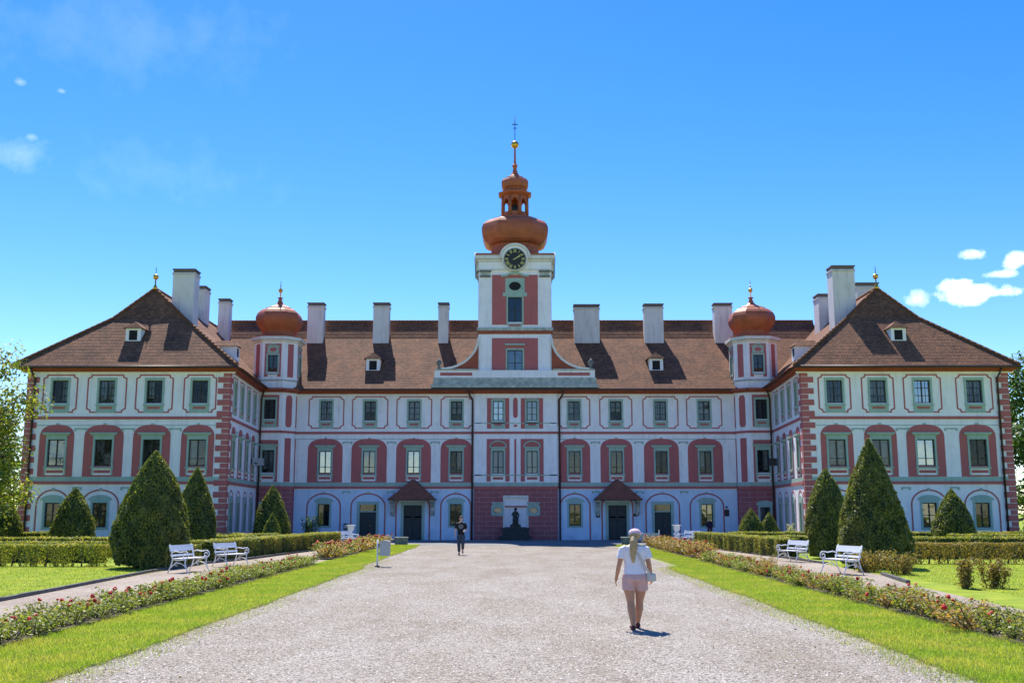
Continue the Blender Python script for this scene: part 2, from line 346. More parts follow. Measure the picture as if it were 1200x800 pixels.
def ell(cx, hw, z0, z1, n=14, p=2.0):
    """upper half of a (super)ellipse from right to left"""
    o = []
    for i in range(n+1):
        t = math.pi*i/n; c, s_ = math.cos(t), math.sin(t)
        o.append((cx+hw*math.copysign(abs(c)**(2/p), c), z0+(z1-z0)*abs(s_)**(2/p)))
    return o
def arch_panel(mb, fr, uc, hw, zb, zs, zt, hole, d, m):
    """painted arched field around a rectangular hole (a,b,c,d)"""
    a, b, c, e = hole
    mb.rect(fr, uc-hw, a, zb, zs, -.01, d, m); mb.rect(fr, b, uc+hw, zb, zs, -.01, d, m)
    if c > zb: mb.rect(fr, a, b, zb, c, -.01, d, m)
    if e < zs: mb.rect(fr, a, b, e, zs, -.01, d, m)
    mb.prism(fr, ell(uc, hw, zs, zt, 16, 2.5), -.01, d, m)

# ------------------------------------------------------------------ ground
def sheet(name, pts, z, m, label=None):
    me = bpy.data.meshes.new(name); me.from_pydata([(x, y, z) for x, y in pts], [], [tuple(range(len(pts)))]); me.materials.append(m)
    o = link(name, me); o['kind'] = 'structure'; return o
def ragged(side, x, y0, y1, step, amp, seed):
    r = random.Random(seed); o = []; y = y0; k = 0
    while y < y1:
        o.append((side*(x+amp*(math.sin(y*.9+seed)*.4+r.uniform(-.6, .6))), y)); y += step*r.uniform(.6, 1.4)
    o.append((side*x, y1)); return o
sheet('ground', [(-900, -300), (900, -300), (900, 1500), (-900, 1500)], 0, LAWN)
sheet('gravel_path', [(-5.9, -20), (5.9, -20), (5.9, 66), (60, 66.2), (60, 64.2), (60, 98), (-60, 98), (-60, 66.2), (-5.9, 66)], .004, GRAVEL)
sheet('paved_apron', [(-10.0, 64.5), (10.5, 64.5), (17.5, 67.5), (18.5, 77.2), (-18.5, 77.2), (-17.5, 67.5)], .010, ASPHALT)
sheet('side_path', [(-8.4, -10), (-8.4, 40.5), (-7.9, 41), (-7.9, 45), (-8.7, 45.5), (-8.7, 66), (-10.1, 66), (-9.95, 61), (-11.2, 45), (-11.9, 41.8), (-12.1, 35.6), (-11.5, 24), (-11.4, -10)][::-1], .006, SIDEPATH)
sheet('side_path', [(8.4, -10), (8.4, 43.5), (8.2, 44), (8.2, 46), (8.8, 47), (8.8, 66), (10.3, 66), (10.4, 62), (11.6, 47), (11.9, 41), (11.6, 34), (10.9, 30), (10.3, 22), (10.2, -10)], .006, SIDEPATH)
LAWNEDGE = mat('turf_edge', (.10, .10, .04), .95, .3, 8, .6, 60, col2=(.16, .17, .06))
# raised turf strips beside the path, with a ragged edge
def turf(side, name='grass_verge'):
    inner = ragged(side, 5.45, -6, 38.0, .14, .075, 3 if side < 0 else 5)
    if side < 0: inner += [(-5.5, 38.2), (-5.85, 39.5)] + ragged(side, 5.7, 40, 60, .3, .07, 8) + [(-5.9, 66.0)]
    else: inner += [(5.6, 38.2), (6.3, 38.8)] + ragged(side, 6.1, 39.5, 60, .3, .07, 8) + [(6.0, 66.0)]
    outer = [(side*7.6, 66), (side*7.6, 44), (side*7.42, 40), (side*7.42, -6)]
    pts = inner+outer
    top = [(x, y, .032) for x, y in pts]; bot = [(x-side*(.06 if abs(x) < 7 else 0), y, -.01) for x, y in pts]; n = len(pts)
    fs = [tuple(range(n))]+[(i, (i+1) % n, n+(i+1) % n, n+i) for i in range(n)]
    me = bpy.data.meshes.new(name); me.from_pydata(top+bot, [], fs); me.materials.append(LAWN); me.materials.append(LAWNEDGE)
    bm = bmesh.new(); bm.from_mesh(me); bmesh.ops.recalc_face_normals(bm, faces=bm.faces); bm.to_mesh(me); bm.free()
    for p in me.polygons: p.material_index = 0 if len(p.vertices) > 4 else 1
    o = link(name, me); o['kind'] = 'structure'; return inner
in_l = turf(-1); in_r = turf(1)
def bed(pts, name='rose_bed_soil'):
    n = len(pts); mb = MB(); mb.face([(x, y, .06) for x, y in pts], SOIL)
    for i in range(n):
        a, b = pts[i], pts[(i+1) % n]; mb.face([(a[0], a[1], -.01), (b[0], b[1], -.01), (b[0], b[1], .06), (a[0], a[1], .06)], SOIL)
    o = mb.build(name); o['kind'] = 'structure'
bed([(-8.45, 5), (-7.42, 5), (-7.42, 40.3), (-8.45, 40.3)]); bed([(-8.75, 44.8), (-7.55, 44.8), (-7.55, 64.5), (-8.75, 64.5)])
bed([(7.38, 5), (8.45, 5), (8.45, 43.8), (7.38, 43.8)]); bed([(7.5, 46.5), (8.85, 46.5), (8.85, 64.0), (7.5, 64.0)])
# kerbs along the outer side of the side paths
def kerb(pts, name='kerb'):
    mb = MB()
    for i in range(len(pts)-1):
        a = Vector((*pts[i], 0)); b = Vector((*pts[i+1], 0)); L = (b-a).length; k = max(1, int(L/.9)); d = (b-a)/k; nn = Vector((-d.y, d.x, 0)).normalized()*.055
        for j in range(k):
            p = a+d*j; q = a+d*(j+.985); h = .085+.012*rnd.random()
            c = [p-nn, q-nn, q+nn, p+nn]; z = Vector((0, 0, h)); lo = [v-Vector((0, 0, .02)) for v in c]; hi = [v+z for v in c]
            for q4 in ((hi[0], hi[1], hi[2], hi[3]), (lo[0], lo[1], hi[1], hi[0]), (lo[1], lo[2], hi[2], hi[1]), (lo[2], lo[3], hi[3], hi[2]), (lo[3], lo[0], hi[0], hi[3])): mb.face(q4, KERBM)
    o = mb.build(name); o['kind'] = 'structure'
kerb([(-11.4, 5), (-11.5, 24), (-12.1, 35.6), (-12.05, 41), (-11.3, 45), (-10.05, 61), (-10.1, 66)])
kerb([(11.65, 34), (11.0, 30.0)]); kerb([(11.95, 41), (11.7, 47), (10.45, 62)])

# ------------------------------------------------------------------ the palace
pal = empty('palace', (0, 77, 0)); tag(pal, 'long white and red baroque palace with two wings, a clock tower and brown tiled roofs', 'palace')
def pl(o):   # parent in world coordinates
    o.parent = pal; o.matrix_parent_inverse = Matrix.Translation((0, -77, 0)); return o
def sub(o, p):
    o.parent = p; return o
wcount = [0]
def window(fr, uc, z0, z1, w_, style, parent=None, joined=None):
    """surround and sill on one mesh; frame, panes and curtain as its sub-parts"""
    S = joined or MB(); a, b = uc-w_/2, uc+w_/2; s_ = .12; k = wcount[0]; wcount[0] += 1
    def trim(m=SAGE):
        S.rect(fr, a-s_, a, z0-.1, z1, -.02, .05, m); S.rect(fr, b, b+s_, z0-.1, z1, -.02, .05, m)
    if style == 'top':
        trim(); S.rect(fr, a-s_, b+s_, z1, z1+.16, -.02, .052, SAGE); S.rect(fr, a-s_-.03, b+s_+.03, z0-.16, z0-.06, -.02, .1, SAGE)
        S.rect(fr, a-s_, b+s_, z0-.6, z0-.16, -.02, .03, SAGE); S.rect(fr, a+.1, b-.1, z0-.36, z0-.22, .03, .042, RED)
    elif style == 'mid':
        trim(); S.rect(fr, a-s_, b+s_, z1, z1+.26, -.02, .052, SAGE); S.rect(fr, a-s_-.14, b+s_+.14, z1+.26, z1+.33, -.02, .12, SAGE); S.rect(fr, a-s_-.2, b+s_+.2, z1+.33, z1+.42, -.02, .18, SAGE)
        S.rect(fr, a-s_-.06, b+s_+.06, z0-.17, z0-.08, -.02, .12, SAGE); S.rect(fr, a-s_, b+s_, z0-.56, z0-.17, -.02, .03, WHITE); S.rect(fr, a+.02, b-.02, z0-.44, z0-.26, .03, .042, RED)
        S.rect(fr, a-s_, a-s_+.09, z0-.56, z0-.17, .03, .045, SAGE); S.rect(fr, b+s_-.09, b+s_, z0-.56, z0-.17, .03, .045, SAGE)
    elif style == 'pav':
        trim(); S.rect(fr, a-s_, b+s_, z1, z1+.22, -.02, .052, SAGE); S.rect(fr, a-s_-.1, b+s_+.1, z1+.22, z1+.3, -.02, .12, SAGE)
        S.stroke(fr, ell(uc, w_/2+.2, z1+.3, z1+.72, 10), .09, -.02, .12, SAGE)
        S.rect(fr, a-s_-.06, b+s_+.06, z0-.17, z0-.08, -.02, .12, SAGE); S.rect(fr, a-s_, b+s_, z0-.56, z0-.17, -.02, .03, WHITE); S.rect(fr, a+.02, b-.02, z0-.44, z0-.26, .03, .042, RED)
    elif style == 'low':
        S.rect(fr, a-s_-.02, a, z0-.14, z1, -.02, .04, SAGE); S.rect(fr, b, b+s_+.02, z0-.14, z1, -.02, .04, SAGE); S.rect(fr, a, b, z0-.14, z0, -.02, .04, SAGE)
        S.rect(fr, a-s_-.02, b+s_+.02, z1, z1+.15, -.02, .042, SAGE)
        S.prism(fr, ell(uc, w_/2+.3, z1+.15, z1+.48, 10), -.02, .03, SAGE)
    elif style == 'plain':
        trim(); S.rect(fr, a-s_, b+s_, z1, z1+.12, -.02, .052, SAGE); S.rect(fr, a-s_, b+s_, z0-.18, z0-.1, -.02, .09, SAGE)
    elif style == 'slim':
        q = .07; S.rect(fr, a-q, a, z0-.1, z1, -.02, .04, SAGE); S.rect(fr, b, b+q, z0-.1, z1, -.02, .04, SAGE); S.rect(fr, a-q, b+q, z1, z1+.14, -.02, .06, SAGE); S.rect(fr, a-q-.03, b+q+.03, z0-.16, z0-.1, -.02, .09, SAGE)
    F = S if joined else MB(); G = S if joined else MB(); e = .055; d0, d1 = -.16, -.10
    F.rect(fr, a, a+e, z0, z1, d0, d1, FRAMEM); F.rect(fr, b-e, b, z0, z1, d0, d1, FRAMEM); F.rect(fr, a+e, b-e, z0, z0+e, d0, d1, FRAMEM); F.rect(fr, a+e, b-e, z1-e, z1, d0, d1, FRAMEM)
    if w_ > .5:
        F.rect(fr, uc-.035, uc+.035, z0+e, z1-e, d0, d1+.01, FRAMEM)
    h = z1-z0; bars = {'top': (1/3, 2/3), 'mid': (.28,), 'pav': (.28,), 'low': (.5,), 'plain': (.5,), 'slim': (.33, .66)}[style]
    for q in bars: F.rect(fr, a+e, b-e, z0+h*q-.02, z0+h*q+.02, d0, d1-.012, FRAMEM)
    if style == 'top' and k % 3 == 0 and w_ > .5:
        for uu in (a+w_*.27, b-w_*.27): F.rect(fr, uu-.012, uu+.012, z0+e, z1-e, d0, d1-.014, FRAMEM)
    ga, gb2 = rnd.uniform(-.012, .012), rnd.uniform(-.012, .012); gm = GLASSES[rnd.randrange(5)]
    for q0, q1, t0 in ((a+e, uc, ga), (uc, b-e, gb2)): G.face([fr.P(q0, z0+e, -.13), fr.P(q1, z0+e, -.13+t0), fr.P(q1, z1-e, -.13+t0), fr.P(q0, z1-e, -.13)], gm)
    if joined: return
    o = S.build('window'); pl(o) if parent is None else sub(o, parent)
    sub(F.build('window_frame'), o); sub(G.build('pane'), o)
    if style in ('mid', 'top', 'pav') and (k*7) % 5 < 3 and w_ > .5:      # drawn-up blinds and net curtains
        Q = MB(); q = ((k*37) % 10)/10; hz = z0+h*(.12+.5*q)
        for sgn in ((-1, 1) if k % 2 else ((-1,) if k % 4 else (1,))):
            u0 = uc+(.05 if sgn > 0 else -w_/2+.07); u1 = u0+w_/2-.12; n = 6
            for i in range(n):
                ua, ub = u0+(u1-u0)*i/n, u0+(u1-u0)*(i+1)/n; da, db = (-.24, -.28) if i % 2 else (-.28, -.24)
                Q.face([fr.P(ua, hz, da), fr.P(ub, hz, db), fr.P(ub, z1-.06, db), fr.P(ua, z1-.06, da)], CURT)
        sub(Q.build('curtain'), o)
Z = dict(tp0=8.66, tp1=10.08, mp0=4.80, mp1=6.42, gp0=1.08, gp1=2.56)
def cham(mb, fr, uc, hw, z0, z1, m=RED):
    c = .22; P_ = [(uc-hw+c, z0), (uc+hw-c, z0), (uc+hw-c+.02, z0+c*.6), (uc+hw, z0+c), (uc+hw, z1-c), (uc+hw-c+.02, z1-c*.6), (uc+hw-c, z1), (uc-hw+c, z1), (uc-hw+c-.02, z1-c*.6), (uc-hw, z1-c), (uc-hw, z0+c), (uc-hw+c-.02, z0+c*.6)]
    mb.stroke(fr, P_, .085, -.01, .018, m, True)
def bands(mb, fr, u0, u1, dz=0):
    mb.rect(fr, u0, u1, 7.66+dz, 7.84+dz, -.01, .05, RED); mb.rect(fr, u0, u1, 7.84+dz, 7.9+dz, -.01, .025, WHITE)
    mb.rect(fr, u0, u1, 3.68+dz, 3.86+dz, -.01, .06, RED); mb.rect(fr, u0, u1, 3.86+dz, 4.13+dz, -.01, .03, SAGE)
def capital(mb, fr, uc, hw, z=7.02):
    mb.rect(fr, uc-hw, uc+hw, z, z+.1, -.01, .02, SAGE); mb.rect(fr, uc-hw, uc-hw+.14, z-.09, z, -.01, .02, SAGE); mb.rect(fr, uc+hw-.14, uc+hw, z-.09, z, -.01, .02, SAGE)
def cornice(mb, fr, u0, u1, dz=0, ext=.5):
    mb.rect(fr, u0, u1, 10.62+dz, 10.72+dz, -.01, .18, FASCIA, True); mb.rect(fr, u0-ext*.3, u1+ext*.3, 10.72+dz, 10.90+dz, -.01, .42, FASCIA, True)
    mb.rect(fr, u0, u1, 10.53+dz, 10.62+dz, -.01, .04, WHITE)
def quoins(mb, fr, u, sgn, z0=0, z1=10.6, base=.42):
    mb.rect(fr, min(u, u+sgn*base), max(u, u+sgn*base), z0, z1, -.01, .03, RED)
    n = 15; h = (z1-z0)/n/2
    for i in range(n):
        z = z0+2*h*i+.05; a, b = u+sgn*base, u+sgn*(base+.34); mb.rect(fr, min(a, b), max(a, b), z, z+h*.98, -.01, .034, RED)
        mb.rect(fr, min(u, u+sgn*base), max(u, u+sgn*base), z-.045, z-.01, .03, .036, CREAM); mb.rect(fr, min(u, u+sgn*base), max(u, u+sgn*base), z+h, z+h+.03, .03, .036, CREAM)

def wing_front(A, B, cs, hws, name):
    fr = Fr(A, B); W = MB(); holes = []
    us = [c-A[0] for c in cs]
    for u in us:
        holes += [(u-.49, u+.49, Z['tp0'], Z['tp1']), (u-.53, u+.53, Z['mp0'], Z['mp1']), (u-.44, u+.44, Z['gp0'], Z['gp1'])]
    wallgrid(W, fr, 0, fr.L, 0, 10.62, holes, WHITE, rm=SAGE)
    bands(W, fr, .43, fr.L-.43); cornice(W, fr, -.3, fr.L+.3)
    for i, (u, hw) in enumerate(zip(us, hws)):
        # chamfered panel interrupted by the window's apron
        cham(W, fr, u, hw*.98, 8.10, 10.42)
        arch_panel(W, fr, u, hw, 4.14, 6.50, 7.33, (u-.67, u+.67, 4.13, 6.9), .02, RED) if False else None
        hole = (u-.53, u+.53, 4.80, 6.42)
        arch_panel(W, fr, u, hw, 4.14, 6.55, 7.33, hole, .018, RED)
        W.stroke(fr, [(u+hw*.93, .02)]+ell(u, hw*.93, 2.45, 3.33, 14)+[(u-hw*.93, .02)], .09, -.01, .02, RED)
        W.rect(fr, u-.08, u+.08, 3.3, 3.46, .02, .05, SAGE); W.rect(fr, u-.1, u+.1, 7.33, 7.42, .0, .04, SAGE)
    mids = [(us[i]+us[i+1])/2 for i in range(3)]
    for mdl in mids+[us[0]-1.3, us[-1]+1.3]:
        if .9 < mdl < fr.L-.9:
            capital(W, fr, mdl, .42); capital(W, fr, mdl, .3, 3.42)
    W.rect(fr, .43, fr.L-.43, 7.26+.0, 7.31, -.01, .012, SAGE)
    quoins(W, fr, 0, 1); quoins(W, fr, fr.L, -1)
    W.rect(fr, 0, fr.L, 0, .28, .0, .012, STONE)
    pl(W.build(name))
    for u in us:
        window(fr, u, Z['tp0'], Z['tp1'], .98, 'top'); window(fr, u, Z['mp0'], Z['mp1'], 1.06, 'mid'); window(fr, u, Z['gp0'], Z['gp1'], .88, 'low')
wing_front((-30.4, 64.6), (-17.75, 64.6), (-28.32, -25.41, -22.45, -19.61), (1.07, 1.22, 1.16, 1.02), 'wing_wall')
wing_front((17.75, 64.6), (30.6, 64.6), (19.8, 22.49, 25.25, 28.46), (1.0, 1.0, 1.17, 1.12), 'wing_wall')

def wing_side(A, B, flip):
    fr = Fr(A, B); W = MB(); L = fr.L; us = [L*(.155+.222*i) for i in range(4)] if not flip else [L*(1-.155-.222*i) for i in range(4)]
    holes = []
    for u in us: holes += [(u-.36, u+.36, Z['tp0'], Z['tp1']), (u-.38, u+.38, Z['mp0'], Z['mp1']), (u-.33, u+.33, Z['gp0']-.3, Z['gp1'])]
    wallgrid(W, fr, 0, L, 0, 10.62, holes, WHITE, rm=SAGE)
    q0, q1 = (.44, L-.05) if not flip else (.05, L-.44)
    bands(W, fr, q0, q1, .003); cornice(W, fr, 0, L, .003, .0)
    quoins(W, fr, 0 if not flip else L, 1 if not flip else -1, base=.42)
    for u in us:
        W.stroke(fr, [(u-.7, 8.15), (u+.7, 8.15), (u+.7, 10.4), (u-.7, 10.4)], .07, -.01, .018, RED, True)
        arch_panel(W, fr, u, .74, 4.14, 6.6, 7.33, (u-.38, u+.38, 4.80, 6.42), .018, RED)
        W.stroke(fr, [(u+.72, .02)]+ell(u, .72, 2.7, 3.33, 12)+[(u-.72, .02)], .08, -.01, .02, RED)
    for i in range(3): capital(W, fr, (us[i]+us[i+1])/2, .3)
    pl(W.build('wing_side_wall'))
    for u in us:
        window(fr, u, Z['tp0'], Z['tp1'], .72, 'top'); window(fr, u, Z['mp0'], Z['mp1'], .76, 'mid'); window(fr, u, Z['gp0']-.3, Z['gp1'], .66, 'low')
wing_side((-17.75, 64.6), (-18.62, 75.7), False)
wing_side((18.62, 75.7), (17.75, 64.6), True)
# hidden outer, rear walls (seen only from another position)
W = MB()
for A, B in (((-30.4, 97), (-30.4, 64.6)), ((30.6, 64.6), (30.6, 97)), ((-18, 97), (-30.4, 97)), ((30.6, 97), (18, 97)), ((18, 89.6), (-18, 89.6)), ((-18, 89.6), (-18, 97)), ((18, 97), (18, 89.6))):
    fr = Fr(A, B); W.rect(fr, 0, fr.L, 0, 10.62, -.3, 0, WHITE); W.rect(fr, 0, fr.L, 10.62, 10.89, -.3, .35, FASCIA, True); bands(W, fr, 0, fr.L)
pl(W.build('rear_wall'))
# corner quoins wrapping to the outer sides
# main block
fr = Fr((-16.15, 77), (16.15, 77)); O = 16.15; W = MB()
cw = [-13.96, -10.73, -7.47, -4.34, 4.33, 7.41, 10.70, 13.92]; hws = [1.28, 1.30, 1.28, 1.15, 1.15, 1.18, 1.28, 1.28]
holes = []; kinds = ['win', 'door', 'porch', 'win', 'win', 'porch', 'door', 'win']
for c, kd in zip(cw, kinds):
    u = c+O; holes += [(u-.42, u+.42, Z['tp0'], Z['tp1']), (u-.44, u+.44, Z['mp0'], Z['mp1'])]
    holes.append({'win': (u-.42, u+.42, 1.02, 2.58), 'door': (u-.6, u+.6, 0, 2.55), 'porch': (u-.66, u+.66, 0, 2.5)}[kd])
wallgrid(W, fr, 0, fr.L, 0, 10.62, [h for h in holes], WHITE, rm=SAGE)
for u0, u1, sgn in ((0, O-3.05, 0), (O+3.05, 2*O, 0)):
    bands(W, fr, u0, u1); cornice(W, fr, u0, u1, 0, 0); W.rect(fr, u0, u1, 7.26, 7.31, -.01, .012, SAGE)
for c, hw, kd in zip(cw, hws, kinds):
    u = c+O; cham(W, fr, u, hw, 8.10, 10.42); arch_panel(W, fr, u, hw, 4.14, 6.50, 7.33, (u-.44, u+.44, 4.80, 6.42), .018, RED)
    W.rect(fr, u-.1, u+.1, 7.33, 7.42, .0, .04, SAGE)
    if kd != 'porch' or True:
        W.stroke(fr, [(u+hw*.95, .02)]+ell(u, hw*.95, 2.4, 3.33, 16)+[(u-hw*.95, .02)], .1, -.01, .022, RED)
        if kd != 'porch': W.rect(fr, u-.08, u+.08, 3.36, 3.48, .02, .05, SAGE)
for a, b in zip(cw[:-1], cw[1:]):
    if b-a < 4: capital(W, fr, (a+b)/2+O, .36); capital(W, fr, (a+b)/2+O, .3, 3.42)
# blue shade of the ground storey painted into slabs between the openings
gb = sorted([h for h in holes if h[2] < 2], key=lambda h: h[0]); x = 0
for h in gb+[(2*O, 2*O, 0, 0)]:
    a, b = x, h[0]
    for (p, q) in (((a, b),) if not (a < O-3.05 < b) else ((a, O-3.05), (O+3.05, b))):
        if q > p: W.rect(fr, p, q, 0, 3.62, -.01, .006, BLUESHADE)
    if h[1] < 2*O: W.rect(fr, h[0], h[1], h[3], 3.62, -.01, .006, BLUESHADE)
    if h[2] > .1 and h[1] < 2*O: W.rect(fr, h[0], h[1], 0, h[2], -.01, .006, BLUESHADE)
    x = h[1]
# small dark notice frames and lamp beside the doors
for c, z, a, b in ((6.0, 1.75, .14, .14), (8.75, 1.8, .16, .1), (15.35, 1.95, .17, .24), (15.35, 2.35, .07, .07), (-12.1, 1.0, .12, .1)):
    W.rect(fr, c+O-a, c+O+a, z-b, z+b, .0, .05, IRON)
pl(W.build('main_wall'))
for c, kd in zip(cw, kinds):
    u = c+O; window(fr, u, Z['tp0'], Z['tp1'], .84, 'top'); window(fr, u, Z['mp0'], Z['mp1'], .88, 'mid')
    if kd == 'win': window(fr, u, 1.02, 2.58, .84, 'low')
    else:
        hw, zt = (.6, 2.55) if kd == 'door' else (.66, 2.5)
        D = MB(); D.rect(fr, u-hw-.2, u-hw, 0, zt, -.02, .05, SAGE); D.rect(fr, u+hw, u+hw+.2, 0, zt, -.02, .05, SAGE); D.rect(fr, u-hw-.2, u+hw+.2, zt, zt+.22, -.02, .052, SAGE)
        d = pl(D.build('door_surround')); E_ = MB(); zl = 2.0 if kd == 'door' else zt
        for s_ in (-1, 1):
            a, b = sorted((u+s_*.01, u+s_*hw)); E_.rect(fr, a, b, .02, zl-.02, -.2, -.14, DOORM)
            for zz in (.25, 1.05, 1.6):
                if zz+.45 < zl: E_.rect(fr, a+.1, b-.1, zz, min(zz+.65, zl-.12), -.14, -.12, DOORM)
        if kd == 'door': E_.rect(fr, u-hw, u+hw, zl, zl+.09, -.2, -.1, SAGE)
        dl = sub(E_.build('door_leaf'), d)
        H_ = MB(); H_.tube([fr.P(u+.1, 1.02, -.12), fr.P(u+.1, 1.02, -.06), fr.P(u+.2, 1.02, -.06)], .014, GOLD, 6); sub(H_.build('handle'), d)
        if kd == 'door':
            G = MB(); G.face([fr.P(u-hw, zl+.09, -.15), fr.P(u+hw, zl+.09, -.15), fr.P(u+hw, zt, -.15), fr.P(u-hw, zt, -.15)], GLASS); sub(G.build('pane'), d)
# porch roofs over the two doors
PORCHT = mat('porch_roof_paint', (.17, .06, .04), .75, .25, 3, .4, 14, col2=(.27, .10, .065))
def porch(cx):
    M = MB(); zb, za, hw, dp = 2.92, 4.35, 1.72, 1.25; y1 = 77-.01; y0 = 77-dp
    fl, frr, bl, brr, ap = (cx-hw, y0, zb), (cx+hw, y0, zb), (cx-hw, y1, zb), (cx+hw, y1, zb), (cx, y1, za)
    M.face([fl, frr, (cx+.12, y0+.75, za-.12), (cx-.12, y0+.75, za-.12)], PORCHT, uv=[(0, 0), (3.4, 0), (1.8, 1.9), (1.6, 1.9)])
    M.face([(cx-.12, y0+.75, za-.12), (cx+.12, y0+.75, za-.12), (cx+.12, y1, za), (cx-.12, y1, za)], PORCHT, uv=[(0, 0), (.2, 0), (.2, .5), (0, .5)])
    M.face([bl, fl, (cx-.12, y0+.75, za-.12), (cx-.12, y1, za)], PORCHT, uv=[(0, 0), (1.2, 0), (.9, 2), (0, 2)])
    M.face([frr, brr, (cx+.12, y1, za), (cx+.12, y0+.75, za-.12)], PORCHT, uv=[(0, 0), (1.2, 0), (1.2, 2), (.3, 2)])
    M.box((cx-hw, y0, zb-.07), (cx+hw, y1, zb-.002), WOOD)
    o = pl(M.build('porch_roof'))
    for s_ in (-1, 1):
        B = MB(); f2 = Fr((cx+s_*1.45, 77), (cx+s_*1.45, 75.9))
        x = cx+s_*1.42
        prof = [(0, 2.84), (1.05, 2.84), (1.0, 2.72), (.6, 2.62), (.34, 2.35), (.3, 2.05), (.16, 1.85), (.0, 1.78)]
        B.prism(f2, prof, -.14, .14, LSTONE, True); B.sphere((x+(.0 if s_ < 0 else 0), 76.86, 1.85), .1, LSTONE, 8, 6, 1.6)
        sub(B.build('bracket'), o)
porch(-7.47); porch(7.41)
# central pavilion
fp = Fr((-3.02, 76.85), (3.08, 76.85)); W = MB(); PO = 3.02; L = fp.L
pc = [-1.27+PO, 1.22+PO]; holes = []
for u in pc: holes += [(u-.38, u+.38, Z['tp0']-.02, Z['tp1']), (u-.4, u+.4, Z['mp0']-.02, Z['mp1'])]
nich = (PO-.78, PO+.82, .95, 3.0)
ov = [(-1.3+PO, 1.68), (1.32+PO, 1.68)]
wallgrid(W, fp, 0, L, 3.68, 10.62, holes, WHITE, rm=SAGE)
wallgrid(W, fp, 0, L, 0, 3.68, [nich]+[(u-.34, u+.34, z-.24, z+.24) for u, z in [(a, 2.12) for a, b in ov]], RUST, rm=WHITE, reveal=.5, room=.7)
for s_ in (0, L): W.face([fp.P(s_, 0, 0), fp.P(s_, 0, -.2), fp.P(s_, 10.62, -.2), fp.P(s_, 10.62, 0)], WHITE)
bands(W, fp, 0, L, .003); cornice(W, fp, -.02, L+.02, .004, .2)
W.rect(fp, .02, L-.02, 8.42, 8.48, -.01, .03, SAGE); W.rect(fp, .02, L-.02, 4.62, 4.7, -.01, .03, SAGE)
for u in pc:
    for s_ in (-1, 1):
        a, b = sorted((u+s_*.52, u+s_*.82)); W.rect(fp, a, b, 8.05, 10.3, -.01, .02, RED); a, b = sorted((u+s_*.54, u+s_*.84)); W.rect(fp, a, b, 4.2, 7.3, -.01, .02, RED)
    W.rect(fp, u-.54, u+.54, 6.42, 7.3, -.01, .02, RED)
    W.rect(fp, u-.52, u+.52, 10.24, 10.3, -.01, .02, RED)
W.rect(fp, PO-.08, PO+.06, 4.15, 7.3, -.01, .02, RED); W.prism(fp, ell(PO, .17, 10.1, 10.35, 8)+[(PO-.17, 9.0)]+[(PO-.1, 8.85), (PO+.1, 8.85), (PO+.17, 9.0)], -.01, .02, RED)
W.prism(fp, [(PO+.15*math.cos(t*math.pi/6), 8.27+.09*math.sin(t*math.pi/6)) for t in range(12)], -.01, .02, RED)
for u in (.3, L-.3): W.rect(fp, u-.24, u+.24, 4.2, 7.5, -.01, .03, WHITE); W.rect(fp, u-.24, u+.24, 8.0, 10.5, -.01, .03, WHITE)
# niche lining, shell head and red rail
W.rect(fp, nich[0], nich[1], .95, 3.0, -.5, -.46, BLUESHADE)
W.rect(fp, nich[0]-.12, nich[0], .5, 3.12, -.01, .04, CREAM); W.rect(fp, nich[1], nich[1]+.12, .5, 3.12, -.01, .04, CREAM); W.rect(fp, nich[0]-.12, nich[1]+.12, 3.0, 3.2, -.01, .045, CREAM)
W.prism(fp, ell(PO+.02, .62, 2.5, 2.96, 10), -.5, -.3, SAGE); W.rect(fp, nich[0], nich[1], 2.36, 2.46, -.3, .02, RED)
pl(W.build('pavilion_wall'))
for u in pc: window(fp, u, Z['tp0']-.02, Z['tp1'], .76, 'top'); window(fp, u, Z['mp0']-.02, Z['mp1'], .8, 'pav')
for (u, _) in ov:
    S = MB(); cz = 2.12; n = 20; inner = [(u+.33*math.cos(t*2*math.pi/n), cz+.22*math.sin(t*2*math.pi/n)) for t in range(n)]
    def sq(t):
        c, s_ = math.cos(t*2*math.pi/n), math.sin(t*2*math.pi/n); k = 1/max(abs(c)/.46, abs(s_)/.38); return (u+c*k, cz+s_*k)
    for t in range(n): S.prism(fp, [inner[t], sq(t), sq(t+1), inner[(t+1) % n]], -.02, .05, SAGE)
    S.rect(fp, u-.4, u+.4, cz+.38, cz+.5, -.02, .04, SAGE); S.rect(fp, u-.46, u+.46, cz+.5, cz+.6, -.02, .12, LSTONE)
    o = pl(S.build('window')); G = MB(); G.face([fp.P(a, b, -.1) for a, b in inner], GLASS); sub(G.build('pane'), o)
    F = MB(); F.stroke(fp, inner, .04, -.1, -.02, FRAMEM, True); sub(F.build('window_frame'), o)

